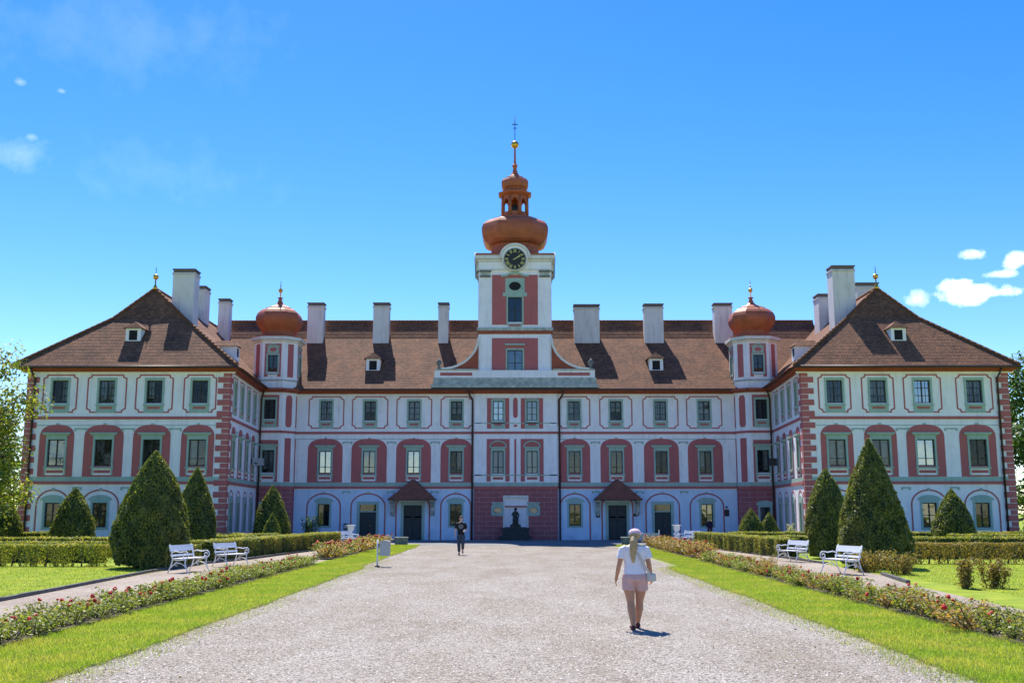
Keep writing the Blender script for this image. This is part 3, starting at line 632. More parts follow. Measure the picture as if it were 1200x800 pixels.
# corner bays and turrets
def bay(s_):
    """s_=-1 left, +1 right"""
    P3 = [(-19.0, 75.7), (-16.95, 75.7), (-16.15, 76.5), (-16.15, 77.02)]
    P3[0] = (-18.62, 75.7)
    if s_ > 0: P3 = [(-x, y) for x, y in P3][::-1]
    segs = list(zip(P3[:-1], P3[1:])); W = MB(); todo = []
    for i, (A, B) in enumerate(segs):
        f = Fr(A, B); front = abs(A[1]-B[1]) < .01; side = abs(A[0]-B[0]) < .01; dz = -.003*(i+1)
        hs = []
        if front:
            uc = f.L/2 + (.06 if s_ > 0 else -.06)+(-.0); hs = [(uc-.42, uc+.42, Z['tp0'], Z['tp1']), (uc-.44, uc+.44, Z['mp0'], Z['mp1']), (uc-.36, uc+.36, 1.0, 2.35)]
        wallgrid(W, f, 0, f.L, 0, 3.68, [h for h in hs if h[2] < 3], RUST if not side else RUST, rm=SAGE)
        wallgrid(W, f, 0, f.L, 3.68, 10.62, [h for h in hs if h[2] > 3], WHITE, rm=SAGE)
        bands(W, f, 0, f.L, dz); cornice(W, f, -.1, f.L+.1, dz, 0)
        if front:
            for z0, z1, hh, b in ((8.1, 10.42, .42, .66), (4.15, 7.15, .44, .7)):
                W.rect(f, uc-b, uc-hh, z0, z1, -.01, .02, RED); W.rect(f, uc+hh, uc+b, z0, z1, -.01, .02, RED); zz = Z['tp1'] if z0 > 8 else Z['mp1']; W.rect(f, uc-hh, uc+hh, zz, z1, -.01, .02, RED)
            todo.append((f, uc))
        elif not side:
            W.prism(f, [(f.L/2-.26, 8.3), (f.L/2-.16, 8.1), (f.L/2+.16, 8.1), (f.L/2+.26, 8.3), (f.L/2+.26, 10.2), (f.L/2+.16, 10.42), (f.L/2-.16, 10.42), (f.L/2-.26, 10.2)], -.01, .02, RED)
            W.rect(f, f.L/2-.26, f.L/2+.26, 4.15, 7.3, -.01, .02, RED)
        else:
            W.rect(f, .12, f.L-.1, 8.1, 10.4, -.01, .02, RED); W.rect(f, .12, f.L-.1, 4.15, 7.3, -.01, .02, RED)
    pl(W.build('corner_bay_wall'))
    for f, uc in todo:
        window(f, uc, Z['tp0'], Z['tp1'], .84, 'top'); window(f, uc, Z['mp0'], Z['mp1'], .88, 'mid'); window(f, uc, 1.0, 2.35, .72, 'low')
    # turret above the eaves
    cx, cy = s_*17.75, 77.35
    oct_ = [(-1.6, -.85), (-.8, -1.65), (.8, -1.65), (1.6, -.85), (1.6, .85), (.8, 1.65), (-.8, 1.65), (-1.6, .85)]
    T = MB(); pts = [(cx+a, cy+b) for a, b in oct_]
    jobs = []
    for i in range(8):
        A, B = pts[i], pts[(i+1) % 8]; f = Fr(A, B); card = abs(A[0]-B[0]) < .01 or abs(A[1]-B[1]) < .01; u = f.L/2
        hs = [(u-.36, u+.36, 12.1, 13.35)] if card else []
        wallgrid(T, f, 0, f.L, 10.9, 14.5, hs, WHITE, rm=SAGE, room=.5)
        T.rect(f, .02, f.L-.02, 11.45, 11.56, -.01, .05, LSTONE)
        T.rect(f, -.02, f.L+.02, 14.35+.002*i, 14.48+.002*i, -.01, .12, CREAM, True); T.rect(f, -.1, f.L+.1, 14.5+.002*i, 14.72+.002*i, -.3, .26, CREAM, True)
        T.rect(f, -.08, f.L+.08, 14.74+.002*i, 14.80+.002*i, -1.4, .2, COPPER)
        if card:
            T.rect(f, u-.6, u-.36, 11.75, 14.2, -.01, .02, RED); T.rect(f, u+.36, u+.6, 11.75, 14.2, -.01, .02, RED); T.rect(f, u-.36, u+.36, 13.35, 14.2, -.01, .018, RED)
            jobs.append((f, u))
        else: T.rect(f, f.L/2-.24, f.L/2+.24, 11.75, 14.2, -.01, .02, RED)
    tr = pl(T.build('corner_turret'))
    for f, u in jobs:
        S = MB(); window(f, u, 12.1, 13.35, .72, 'plain', joined=S)
        S.rect(f, u-.42, u+.42, 13.5, 14.06, -.01, .03, SAGE); S.prism(f, [(u+.26*math.cos(t*math.pi/8), 13.76+.15*math.sin(t*math.pi/8)) for t in range(16)], .03, .045, RED)
        S.stroke(f, [(u-.52, 14.0), (u-.3, 14.05), (u, 14.17), (u+.3, 14.05), (u+.52, 14.0)], .07, -.01, .1, SAGE)
        sub(S.build('window'), tr)
    D = MB(); plan = [(a/1.65, b/1.65) for a, b in oct_]
    prof = [(1.32, 14.80), (1.2, 14.95), (1.16, 15.1), (1.2, 15.3), (1.34, 15.5), (1.5, 15.75), (1.6, 16.0), (1.63, 16.2), (1.6, 16.42), (1.5, 16.65), (1.32, 16.86), (1.12, 17.0), (.98, 17.04), (.96, 17.1), (.72, 17.22), (.42, 17.34), (.22, 17.52), (.12, 17.78), (.09, 17.9)]
    D.lathe([(r*1.01, z) for r, z in prof], COPPER, (cx, cy), cf=plan, smooth=False); sub(D.build('dome'), tr)
    F = MB(); F.lathe([(.2, 17.9), (.2, 17.96), (.05, 18.0), (.045, 18.75)], COPPER, (cx, cy), 10); F.sphere((cx, cy, 18.52), .17, GOLD); F.tube([(cx, cy, 18.6), (cx, cy, 19.25)], .02, IRON, 6); F.sphere((cx, cy, 18.88), .06, GOLD, 8, 6); sub(F.build('finial'), tr)
bay(-1); bay(1)

# ------------------------------------------------------------------ roofs
def slope(mb, pts, m=None):
    """tiled face; pts start with the lower edge from left to right"""
    p = [Vector(q) for q in pts]; e = (p[1]-p[0]).normalized(); n = e.cross(p[-1]-p[0]).normalized(); up = n.cross(e)
    base = p[0]; mb.face(pts, m or TILE, uv=[((q-base).dot(e)+p[0].x, (q-base).dot(up)+p[0].z) for q in p])
M = MB(); X = 24.0; ye, yk, yr = 76.22, 81.8, 83.05; ze, zk, zr = 10.9, 15.55, 17.16
slope(M, [(-X, ye, ze), (X, ye, ze), (X, yk, zk), (-X, yk, zk)]); slope(M, [(-X, yk, zk), (X, yk, zk), (X, yr, zr), (-X, yr, zr)])
slope(M, [(X, 90.4, ze), (-X, 90.4, ze), (-X, yr, zr), (X, yr, zr)])
M.box((-16.3, ye-.06, ze-.09), (16.3, ye+.02, ze+.03), PIPE)
n = 160
for i in range(n):
    x0 = -X+2*X*i/n; M.tube([(x0, yr, zr+.02), (x0+2*X/n*.97, yr, zr+.035)], .11, TILE, 6)
main_roof = pl(M.build('roof'))
def wing_roof(s_):
    M = MB(); xi, xo = 17.2, 31.15; xc = 24.35; yf = 63.95; yk, zk = 67.76, 14.58; ya, za = 69.1, 16.88; yb = 97.6
    ki, ko = xi+4.62, xo-4.62; m = lambda x: s_*x
    def add(pts):
        if s_ < 0: pts = [pts[1], pts[0]]+pts[2:][::-1]
        slope(M, [(m(x), y, z) for x, y, z in pts])
    add([(xi, yf, 10.9), (xo, yf, 10.9), (ko, yk, zk), (ki, yk, zk)]) ; add([(ki, yk, zk), (ko, yk, zk), (xc, ya, za)])
    add([(xo, yf, 10.9), (xo, yb, 10.9), (ko, yb-4, zk), (ko, yk, zk)]); add([(ko, yk, zk), (ko, yb-4, zk), (xc, yb-5.3, za), (xc, ya, za)])
    xb = xi+.95
    add([(xb, 76.5, 10.9), (xi, yf, 10.9), (ki, yk, zk), (ki+.3, 79.5, zk)]); add([(ki+.3, 79.5, zk), (ki, yk, zk), (xc, ya, za), (xc, 83.0, za)])
    add([(xi, yb, 10.9), (xb, 76.5, 10.9), (ki+.3, 79.5, zk), (ki, yb-4, zk)]); add([(ki, yb-4, zk), (ki+.3, 79.5, zk), (xc, 83, za), (xc, yb-5.3, za)])
    add([(xo, yb, 10.9), (xi, yb, 10.9), (ki, yb-4, zk), (ko, yb-4, zk)]); add([(ko, yb-4, zk), (ki, yb-4, zk), (xc, yb-5.3, za)])
    # gutters and hip tiles
    for A, B in (((xi, yf), (xo, yf)), ((xb, 76.5), (xi, yf)), ((xo, yf), (xo, yb))):
        M.tube([(m(A[0]), A[1], 10.86), (m(B[0]), B[1], 10.86)], .075, PIPE, 6)
        M.face([(m(A[0]), A[1], 10.88), (m(B[0]), B[1], 10.88), (m(B[0])*.985, B[1]+.4, 10.80), (m(A[0])*.985, A[1]+.4, 10.80)], FASCIA)
    for A, B in (((xi, yf, 10.93), (ki, yk, zk)), ((ki, yk, zk), (xc, ya, za)), ((xo, yf, 10.93), (ko, yk, zk)), ((ko, yk, zk), (xc, ya, za)), ((xc, ya, za), (xc, yb-5.3, za))):
        a, b = Vector((m(A[0]), A[1], A[2]+.03)), Vector((m(B[0]), B[1], B[2]+.03)); k = max(2, int((b-a).length/.4))
        for i in range(k): M.tube([a.lerp(b, i/k), a.lerp(b, (i+.96)/k)+Vector((0, 0, .02))], .1, TILE, 6)
    o = pl(M.build('wing_roof'))
    F = MB(); c = (m(xc), ya); F.lathe([(.2, za-.05), (.12, za+.15), (.05, za+.3), (.045, za+.7)], GOLD, c, 10); F.sphere((c[0], c[1], za+.82), .19, GOLD); F.tube([(c[0], c[1], za+.9), (c[0], c[1], za+1.5)], .022, IRON, 6)
    sub(F.build('finial'), o)
    F = MB(); c = (m(xc), yb-5.3); F.lathe([(.2, za-.05), (.12, za+.15), (.05, za+.3), (.045, za+.9)], GOLD, c, 10); F.sphere((c[0], c[1], za+1.0), .2, GOLD); F.tube([(c[0], c[1], za+1.1), (c[0], c[1], za+1.8)], .025, IRON, 6)
    sub(F.build('finial'), o)
    return o
wl = wing_roof(-1); wr = wing_roof(1)
def chimney(x0, x1, y, dy, zb, zt, parent):
    M = MB(); c = .04
    M.box((x0, y-dy/2, zb-1.6), (x1, y+dy/2, zt-.42), CHIM); M.box((x0-.03, y-dy/2-.03, zt-.46), (x1+.03, y+dy/2+.03, zt-.38), CHIM)
    M.box((x0-.06, y-dy/2-.06, zt-.36), (x1+.06, y+dy/2+.06, zt-.28), CHIM); M.box((x0+.01, y-dy/2+.01, zt-.3), (x1-.01, y+dy/2-.01, zt-.06), CAPM); M.box((x0-.05, y-dy/2-.05, zt-.08), (x1+.05, y+dy/2+.05, zt), CAPM)
    sub(M.build('chimney'), parent)
for x0, x1, zt, zb in ((-16.45, -15.2, 18.4, 15.2), (-11.25, -10.0, 18.4, 15.2), (-6.1, -5.3, 18.4, 15.3), (4.65, 6.65, 18.25, 15.4), (10.2, 11.7, 18.3, 15.4), (15.75, 17.15, 18.35, 15.5)):
    chimney(x0, x1, 81.75, .9, zb, zt, main_roof)
for x0, x1, y, dy, zb, zt in ((-23.15, -21.7, 69.6, 1.2, 15.5, 18.25), (-24.3, -23.45, 78.0, 1.3, 15.5, 18.9), (-23.5, -22.65, 81.6, .9, 15.2, 18.7)): chimney(x0, x1, y, dy, zb, zt, wl)
for x0, x1, y, dy, zb, zt in ((21.4, 22.9, 69.6, 1.2, 15.4, 18.45), (22.9, 24.1, 78.2, 1.3, 15.4, 18.3), (24.6, 26.2, 74.5, 1.2, 15.4, 18.35)): chimney(x0, x1, y, dy, zb, zt, wr)
def dormer(x, y, z, parent, rz=0, s=1.):
    M = MB(); w_, h, dp = .42*s, .72*s, 1.5
    def T(p): v = Matrix.Rotation(rz, 3, 'Z') @ Vector(p); return (v.x+x, v.y+y, v.z+z)
    def q(pts, m, **k): M.face([T(p) for p in pts], m, **k)
    fr_ = [(-w_, 0, 0), (w_, 0, 0), (w_, 0, h), (-w_, 0, h)]
    g = w_*.55
    q([(-w_, 0, -.25), (-g, 0, -.25), (-g, 0, h), (-w_, 0, h)], WHITE); q([(g, 0, -.25), (w_, 0, -.25), (w_, 0, h), (g, 0, h)], WHITE); q([(-g, 0, h*.82), (g, 0, h*.82), (g, 0, h), (-g, 0, h)], WHITE); q([(-g, 0, -.25), (g, 0, -.25), (g, 0, .04), (-g, 0, .04)], WHITE)
    q([(-g, .06, 0), (g, .06, 0), (g, .06, h), (-g, .06, h)], INSIDE)
    q([(w_, 0, -.25), (w_, dp, -.25), (w_, dp, h), (w_, 0, h)], WHITE); q([(-w_, dp, -.25), (-w_, 0, -.25), (-w_, 0, h), (-w_, dp, h)], WHITE)
    e = w_+.14*s; r = h+.42*s
    q([(-e, -.16, h-.02), (e, -.16, h-.02), (0, .28, r)], TILE, uv=[(0, 0), (1.1, 0), (.55, .5)])
    q([(e, -.16, h-.02), (e, dp, h-.02), (0, dp, r), (0, .28, r)], TILE, uv=[(0, 0), (1.6, 0), (1.6, .6), (.3, .6)]); q([(-e, dp, h-.02), (-e, -.16, h-.02), (0, .28, r), (0, dp, r)], TILE, uv=[(0, 0), (1.6, 0), (1.3, .6), (0, .6)])
    q([(-e, dp, h-.02), (e, dp, h-.02), (e, -.16, h-.02), (-e, -.16, h-.02)], WOOD)
    sub(M.build('dormer'), parent)
dormer(-10.76, 78.2, 12.55, main_roof, s=1.25); dormer(10.63, 78.2, 12.55, main_roof, s=1.25)
dormer(-24.47, 65.9, 12.8, wl, s=1.15); dormer(24.47, 65.9, 12.8, wr, s=1.15)
dormer(-18.6, 69.2, 12.2, wl, R(90), s=1.0); dormer(18.6, 69.2, 12.2, wr, R(-90), s=1.0)

# ------------------------------------------------------------------ clock tower
T = MB(); x0, x1, yf, dpt = -2.72, 2.66, 76.6, 5.4; xc = (x0+x1)/2
TP = [(x0, yf), (x1, yf), (x1, yf+dpt), (x0, yf+dpt)]
jobs = []
for i in range(4):
    f = Fr(TP[i], TP[(i+1) % 4]); L = f.L; u = L/2; e = .002*i
    wallgrid(T, f, 0, L, 10.9, 15.05, [(u-.56, u+.56, 11.95, 13.85)], WHITE, rm=SAGE)
    wallgrid(T, f, 0, L, 15.05, 20.4, [(u-.52, u+.52, 15.95, 17.85)], WHITE, rm=SAGE)
    T.rect(f, -.02, L+.02, 15.05+e, 15.28+e, -.01, .06, FASCIA, True); T.rect(f, -.1, L+.1, 15.3+e, 15.52+e, -.01, .16, LSTONE, True)
    for z0, z1, hw in ((11.6, 14.75, .56), (15.75, 19.55, .52)):
        za, zb2 = (11.95, 13.85) if z0 < 12 else (15.95, 17.85)
        T.rect(f, .98, u-hw, z0, z1, -.01, .025, RED); T.rect(f, u+hw, L-.98, z0, z1, -.01, .025, RED); T.rect(f, u-hw, u+hw, zb2, z1, -.01, .022, RED); T.rect(f, u-hw, u+hw, z0, za, -.01, .022, WHITE)
        for a, b in ((.0, .12), (L-.12, L)): T.rect(f, a, b, z0-.1, z1+.1, -.01, .03, WHITE)
        T.rect(f, .12, .82, z0-.3, z1+.25, -.01, .05, WHITE); T.rect(f, L-.82, L-.12, z0-.3, z1+.25, -.01, .05, WHITE)
    for a in (.12, L-.82):
        T.rect(f, a-.05, a+.75, 19.35, 19.5, .05, .14, STONE, True); T.rect(f, a, a+.7, 19.5, 19.75, .05, .12, LSTONE, True); T.rect(f, a-.08, a+.78, 19.75, 19.86, .05, .2, STONE, True)
    T.rect(f, -.05, L+.05, 19.9+e, 20.0+e, -.01, .1, CREAM, True); T.rect(f, -.03, L+.03, 20.0+e, 20.55+e, -.01, .06, WHITE)
    T.rect(f, -.12, L+.12, 20.57+e, 20.72+e, -.2, .14, CREAM, True); T.rect(f, -.24, L+.24, 20.74+e, 21.02+e, -.3, .26, CREAM, True); T.rect(f, -.26, L+.26, 21.04+e, 21.16+e, -2., .28, COPPER, True)
    # arch over the clock
    if i in (0, 1, 3):
        T.prism(f, ell(u, 1.12, 20.78, 21.86, 18), -.6, .30, CREAM); T.prism(f, ell(u, .98, 20.80, 21.72, 18), .30, .33, WHITE)
        T.stroke(f, ell(u, 1.1, 20.78, 21.83, 18), .16, .30, .42, CREAM)
        T.prism(f, [(u+1.0*math.cos(t*math.pi/12), 20.78+1.0*math.sin(t*math.pi/12)) for t in range(24)], -.01, .29, CREAM)
    jobs.append((f, u, i))
tw = pl(T.build('clock_tower'))
for f, u, i in jobs:
    S = MB(); window(f, u, 11.95, 13.85, 1.12, 'plain', joined=S); S.rect(f, u-.75, u+.75, 14.2, 14.32, -.02, .16, SAGE); S.rect(f, u-.7, u+.7, 11.62, 11.84, -.02, .06, SAGE); S.rect(f, u-.5, u+.5, 11.66, 11.8, .06, .07, RED); sub(S.build('window'), tw)
    S = MB(); window(f, u, 15.95, 17.85, 1.04, 'plain', joined=S); S.rect(f, u-.72, u+.72, 17.97, 19.3, -.02, .04, SAGE); S.rect(f, u-.9, u-.7, 17.9, 18.2, -.02, .045, SAGE); S.rect(f, u+.7, u+.9, 17.9, 18.2, -.02, .045, SAGE)
    S.prism(f, [(u+.44*math.cos(t*math.pi/10), 18.68+.33*math.sin(t*math.pi/10)) for t in range(20)], .04, .052, INSIDE)
    S.stroke(f, [(u+.48*math.cos(t*math.pi/10), 18.68+.37*math.sin(t*math.pi/10)) for t in range(20)], .07, .04, .08, SAGE, True)
    S.stroke(f, [(u-1.05, 19.45), (u-.7, 19.47), (u-.4, 19.6), (u, 19.72), (u+.4, 19.6), (u+.7, 19.47), (u+1.05, 19.45)], .14, -.02, .16, SAGE)
    S.rect(f, u-.5, u+.5, 15.6, 15.82, -.02, .06, SAGE); S.rect(f, u-.42, u+.42, 15.64, 15.78, .06, .07, RED); sub(S.build('window'), tw)
    if i in (0, 1, 3):
        K = MB(); cz = 20.70; K.prism(f, [(u+.8*math.cos(t*math.pi/20), cz+.8*math.sin(t*math.pi/20)) for t in range(40)], .29, .36, IRON)
        K.stroke(f, [(u+.8*math.cos(t*math.pi/20), cz+.8*math.sin(t*math.pi/20)) for t in range(40)], .05, .33, .38, STONE, True)
        ck = sub(K.build('clock_face'), tw)
        YEL = bpy.data.materials.get('clock_yellow') or mat('clock_yellow', (.62, .58, .22), .6, .1, 5)
        N = MB()
        numerals = ['XII', 'I', 'II', 'III', 'IIII', 'V', 'VI', 'VII', 'VIII', 'IX', 'X', 'XI']
        for h_, tx in enumerate(numerals):
            an = math.pi/2-h_*math.pi/6; rad = (math.cos(an), math.sin(an)); tan = (math.sin(an), -math.cos(an))
            wd = {'I': .06, 'V': .12, 'X': .12}; tot = sum(wd[c] for c in tx); x_ = -tot/2
            sc_ = min(1, .34/tot) if tot > .3 else 1
            for c in tx:
                cx_ = (x_+wd[c]/2)*sc_; x_ += wd[c]
                def pt(a, b): return (u+rad[0]*(.62+b)+tan[0]*(cx_+a), cz+rad[1]*(.62+b)+tan[1]*(cx_+a))
                hw = .035*sc_; hh = .12
                strokes = {'I': [((0, -hh), (0, hh))], 'V': [((-hw, hh), (0, -hh)), ((hw, hh), (0, -hh))], 'X': [((-hw, hh), (hw, -hh)), ((hw, hh), (-hw, -hh))]}[c]
                for k_, (p, q) in enumerate(strokes): N.stroke(f, [pt(*p), pt(*q)], .032, .36, .372+.003*k_, YEL)
        for an, ln, wd in ((R(90-62), .42, .07), (R(90-54), .6, .045)):
            N.stroke(f, [(u-math.cos(an)*.15, cz-math.sin(an)*.15), (u+math.cos(an)*ln, cz+math.sin(an)*ln)], wd, .385, .40+.01*wd*10, YEL)
        sub(N.build('clock_numerals_and_hands'), tw)
# dome, lantern, spire
tx_, ty_ = xc, yf+dpt/2; k8 = [(-1, -.52), (-.52, -1), (.52, -1), (1, -.52), (1, .52), (.52, 1), (-.52, 1), (-1, .52)]
k8 = [(a*.985, b*.985) for a, b in k8]
def up35(m):
    for i, v in enumerate(m.v): m.v[i] = (tx_+(v[0]-tx_)*1.035, ty_+(v[1]-ty_)*1.035, 1.95+(v[2]-1.95)*1.035)
D = MB(); D.lathe([(2.55, 20.5), (2.0, 20.7), (1.8, 21.0), (1.72, 21.5), (1.72, 21.62), (2.0, 21.68), (2.25, 21.9), (2.43, 22.4), (2.5, 22.8), (2.5, 23.2), (2.4, 23.55), (2.2, 23.85), (1.9, 24.05), (1.75, 24.1), (1.72, 24.2), (1.4, 24.3), (1.35, 24.42), (1.1, 24.48)], COPPER, (tx_, ty_), cf=k8, smooth=False); D.v = [(a, b, c if c < 21.68 else 21.68+(c-21.68)*.79) for a, b, c in D.v]; up35(D); sub(D.build('dome'), tw)
Ln = MB()
for a in range(8):
    an = math.pi/8+a*math.pi/4; p = (tx_+.88*math.cos(an), ty_+.88*math.sin(an)); Ln.tube([(p[0], p[1], 24.4), (p[0], p[1], 25.6)], [.14, .12], COPPER, 6)
    q = (tx_+.88*math.cos(an+math.pi/4), ty_+.88*math.sin(an+math.pi/4)); f = Fr(p, q)
    f = Fr(q, p) if (f.n.x*(p[0]-tx_)+f.n.y*(p[1]-ty_)) < 0 else f
    ar = ell(f.L/2, f.L/2-.1, 25.1, 25.4, 8)
    for j in range(8): Ln.prism(f, [ar[j], (ar[j][0], 25.6), (ar[j+1][0], 25.6), ar[j+1]], -.05, .05, COPPER, True)
    Ln.rect(f, 0, f.L, 24.42, 24.72, -.04, .04, COPPER, True)
Ln.lathe([(1.0, 25.58), (1.2, 25.68), (1.22, 25.8), (.95, 25.9), (.82, 26.05), (.8, 26.15), (.93, 26.25), (1.0, 26.5), (.98, 26.75), (.85, 26.95), (.62, 27.05), (.6, 27.12), (.36, 27.25), (.2, 27.5), (.12, 27.85), (.2, 28.05), (.2, 28.12), (.1, 28.2)], COPPER, (tx_, ty_), 8, math.pi/8, False)
Ln.sphere((tx_, ty_, 24.95), .28, IRON, 10, 8); Ln.tube([(tx_, ty_, 25.1), (tx_, ty_, 25.6)], .04, IRON, 6)
Ln.v = [(tx_+(a-tx_)*1.1, ty_+(b-ty_)*1.1, c if c > 25.6 else 25.6+(c-25.6)*1.5) for a, b, c in Ln.v]; up35(Ln); sub(Ln.build('lantern'), tw)
F = MB(); F.tube([(tx_, ty_, 28.15), (tx_, ty_, 29.6)], [.09, .06], COPPER, 8); F.sphere((tx_, ty_, 29.75), .3, GOLD, 16, 12); F.tube([(tx_, ty_, 30.0), (tx_, ty_, 32.0)], .028, IRON, 6); F.box((tx_-.22, ty_-.02, 31.35), (tx_+.22, ty_+.02, 31.41), IRON); F.box((tx_-.14, ty_-.02, 31.05), (tx_+.14, ty_+.02, 31.1), IRON); up35(F); sub(F.build('finial'), tw)
# attic parapet with volutes
Pm = MB(); fa = Fr((-6.05, 76.25), (5.95, 76.25))
Pm.box((-6.2, 76.05, 11.0), (6.1, 77.0, 11.24), LSTONE); Pm.box((-6.05, 76.25, 11.242), (5.95, 76.55, 11.75), LSTONE)
Pm.box((-5.95, 76.27, 11.752), (5.85, 76.53, 12.3), WHITE)
for s_ in (-1, 1):
    c = xc; e0 = -.05
    a, b = sorted((c+s_*2.8+6.05, c+s_*5.85+6.05)); Pm.rect(fa, a, b, 12.302, 12.40, -.35, .08, LSTONE, True); Pm.rect(fa, a+.35, b-.35, 11.9, 12.12, -.04, .012, RED)
    arc = [(c+s_*(2.72+2.75*(1-math.cos(t*math.pi/20)))+6.05, 12.42+2.3*(1-math.sin(t*math.pi/20))) for t in range(11)]
    for j in range(10): Pm.prism(fa, [(arc[j][0], 12.405), (arc[j+1][0], 12.405), arc[j+1], arc[j]], -.42, -.2, RED if False else FASCIA)
    Pm.stroke(fa, arc, .16, -.46, -.12, CREAM)
    ux = c+s_*5.6; Pm.lathe([(.16, 12.41), (.12, 12.5), (.07, 12.6), (.2, 12.8), (.22, 12.95), (.1, 13.05), (.05, 13.2)], STONE, (ux, 76.4), 10)
pl(Pm.build('attic_parapet'))
# drainpipes
def pipe(pts):
    P_ = MB(); P_.tube(pts, .065, PIPE, 8); x, y, z = pts[0]
    for zz in (1.5, 4.5, 7.5): P_.tube([(pts[-1][0], pts[-1][1], zz), (pts[-1][0], pts[-1][1], zz+.06)], .09, PIPE, 8)
    pl(P_.build('drainpipe'))
for s_, xx in ((-1, -3.16), (1, 3.24)): pipe([(xx+s_*.25, 76.3, 10.8), (xx+s_*.25, 76.35, 10.55), (xx, 76.78, 10.2), (xx, 76.86, 9.9), (xx, 76.86, 0)])
for s_ in (-1, 1):
    pipe([(s_*18.2, 75.4, 10.75), (s_*18.3, 75.4, 10.5), (s_*18.45, 75.58, 10.1), (s_*18.45, 75.58, 0)])
    pipe([(s_*30.05, 64.1, 10.8), (s_*29.95, 64.2, 10.5), (s_*29.9, 64.5, 10.2), (s_*29.9, 64.5, 0)])
B = MB(); B.box((-18.25, 72.9, 5.2), (-17.6, 73.5, 5.7), GALV); B.box((-18.0, 72.4, 5.3), (-17.9, 72.9, 5.36), IRON); pl(B.build('wall_lantern'))
B = MB(); B.box((18.2, 73.2, 5.2), (17.75, 73.7, 5.7), IRON); B.tube([(17.95, 73.4, 5.9), (17.6, 72.6, 5.9)], .02, IRON, 6); pl(B.build('wall_lantern'))

# ------------------------------------------------------------------ leaf clouds
def leaf_mesh(name, pts, nrm, size, mats, flat=.5, midx=None, asp=.62):
    """one small folded quad per leaf, set near pts and facing roughly along nrm"""
    n = len(pts); pts = np.asarray(pts, float); nrm = np.asarray(nrm, float)+rng.normal(0, flat, (n, 3)); nrm /= np.linalg.norm(nrm, axis=1)[:, None]+1e-9
    a = np.cross(nrm, rng.normal(0, 1, (n, 3))); a /= np.linalg.norm(a, axis=1)[:, None]+1e-9; b = np.cross(nrm, a)
    s = (size*(.6+.8*rng.random(n)))[:, None]/2
    v = np.stack([pts-a*s, pts-b*s*asp, pts+a*s, pts+b*s*asp], 1).reshape(-1, 3)
    me = bpy.data.meshes.new(name); me.vertices.add(4*n); me.vertices.foreach_set('co', v.ravel()); me.loops.add(4*n); me.loops.foreach_set('vertex_index', np.arange(4*n, dtype=np.int32))
    me.polygons.add(n); me.polygons.foreach_set('loop_start', np.arange(0, 4*n, 4, dtype=np.int32)); me.polygons.foreach_set('loop_total', np.full(n, 4, np.int32))
    for m in mats: me.materials.append(m)
    if midx is not None: me.polygons.foreach_set('material_index', np.asarray(midx, np.int32))
    me.update(calc_edges=True); return me
def add_mesh(me, mb):   # appends builder geometry (woody bits, core) to a leaf mesh
    bm = bmesh.new(); bm.from_mesh(me); off = len(me.materials)
    tmp = bpy.data.meshes.new('tmp'); tmp.from_pydata(mb.v, [], mb.f); tmp.polygons.foreach_set('material_index', [i+off for i in mb.m]); bm.from_mesh(tmp)
    for m in mb.mats: me.materials.append(m)
    bm.to_mesh(me); bm.free(); bpy.data.meshes.remove(tmp); return me

# clipped cones
def cone_r(t, belly=.22, p=1.7):
    if t < belly: return .88+.12*math.sin(t/belly*math.pi/2)
    q = (t-belly)/(1-belly); return max(.012, (1-q**p))**.88
def topiary(name, r, h, n, size, belly=.2, seed=0, p=1.7):
    """returns the two meshes of a clipped cone: leafy surface and dark inner body"""
    g = np.random.default_rng(seed); ts = []; 
    while len(ts) < n:
        t = g.random(); 
        if g.random() < cone_r(t, belly, p)+.05: ts.append(t)
    t = np.array(ts); ph = g.random(n)*2*np.pi; rr = np.array([cone_r(q, belly, p) for q in t])
    lump = 1+.035*np.sin(ph*3+t*9+seed)+.03*np.sin(ph*7-t*17)+.02*np.sin(ph*13+t*31)+g.normal(0, .016, n)
    depth = 1-np.abs(g.normal(0, .03, n))
    rad = r*rr*lump*depth
    stray = g.random(n) < .03; rad = rad+stray*g.random(n)*.06
    pts = np.stack([rad*np.cos(ph), rad*np.sin(ph), h*(.03+.97*t)], 1)
    nr = np.stack([np.cos(ph), np.sin(ph), np.full(n, .35)], 1)
    me = leaf_mesh('foliage', pts, nr, size, [L_YEW], .55)
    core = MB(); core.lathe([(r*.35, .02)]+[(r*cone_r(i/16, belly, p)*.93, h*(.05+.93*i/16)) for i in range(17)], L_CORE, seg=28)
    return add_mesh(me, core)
def place_cone(x, y, r, h, n, size, label, seed, belly=.2, p=1.7):
    o = link('clipped_cone_tree', topiary('f', r, h, n, size, belly, seed, p), None, (x, y, 0)); o.data.name = 'clipped_cone_tree'
    tag(o, label, 'clipped tree', 'evergreens clipped into cones'); o.rotation_euler = (R(rnd.uniform(-.7, .7)), R(rnd.uniform(-.7, .7)), 0)
    tk = MB(); tk.tube([(0, 0, -.02), (0, 0, .5)], [.16, .12], TRUNK, 8); sub(tk.build('trunk'), o); return o
place_cone(-13.17, 38.4, 1.33, 4.2, 30000, .085, 'largest clipped cone on the left, beside the nearest left bench', 1)
place_cone(-13.95, 46.0, .96, 3.95, 15000, .09, 'tall slim clipped cone close behind the largest left cone', 2, .16)
place_cone(-23.4, 56.0, 1.13, 3.3, 8000, .1, 'clipped cone before the left wing, second from the left edge of the photo', 3)
place_cone(-27.3, 56.0, 1.15, 3.35, 8000, .1, 'leftmost clipped cone, cut by the left edge of the photo', 4)
place_cone(-15.2, 66.0, 1.12, 3.65, 7500, .1, 'clipped cone before the left corner bay with a small cone in front of it', 5)
place_cone(-14.1, 61.5, .55, 1.95, 3500, .08, 'small clipped cone in front of the cone by the left corner bay', 6)
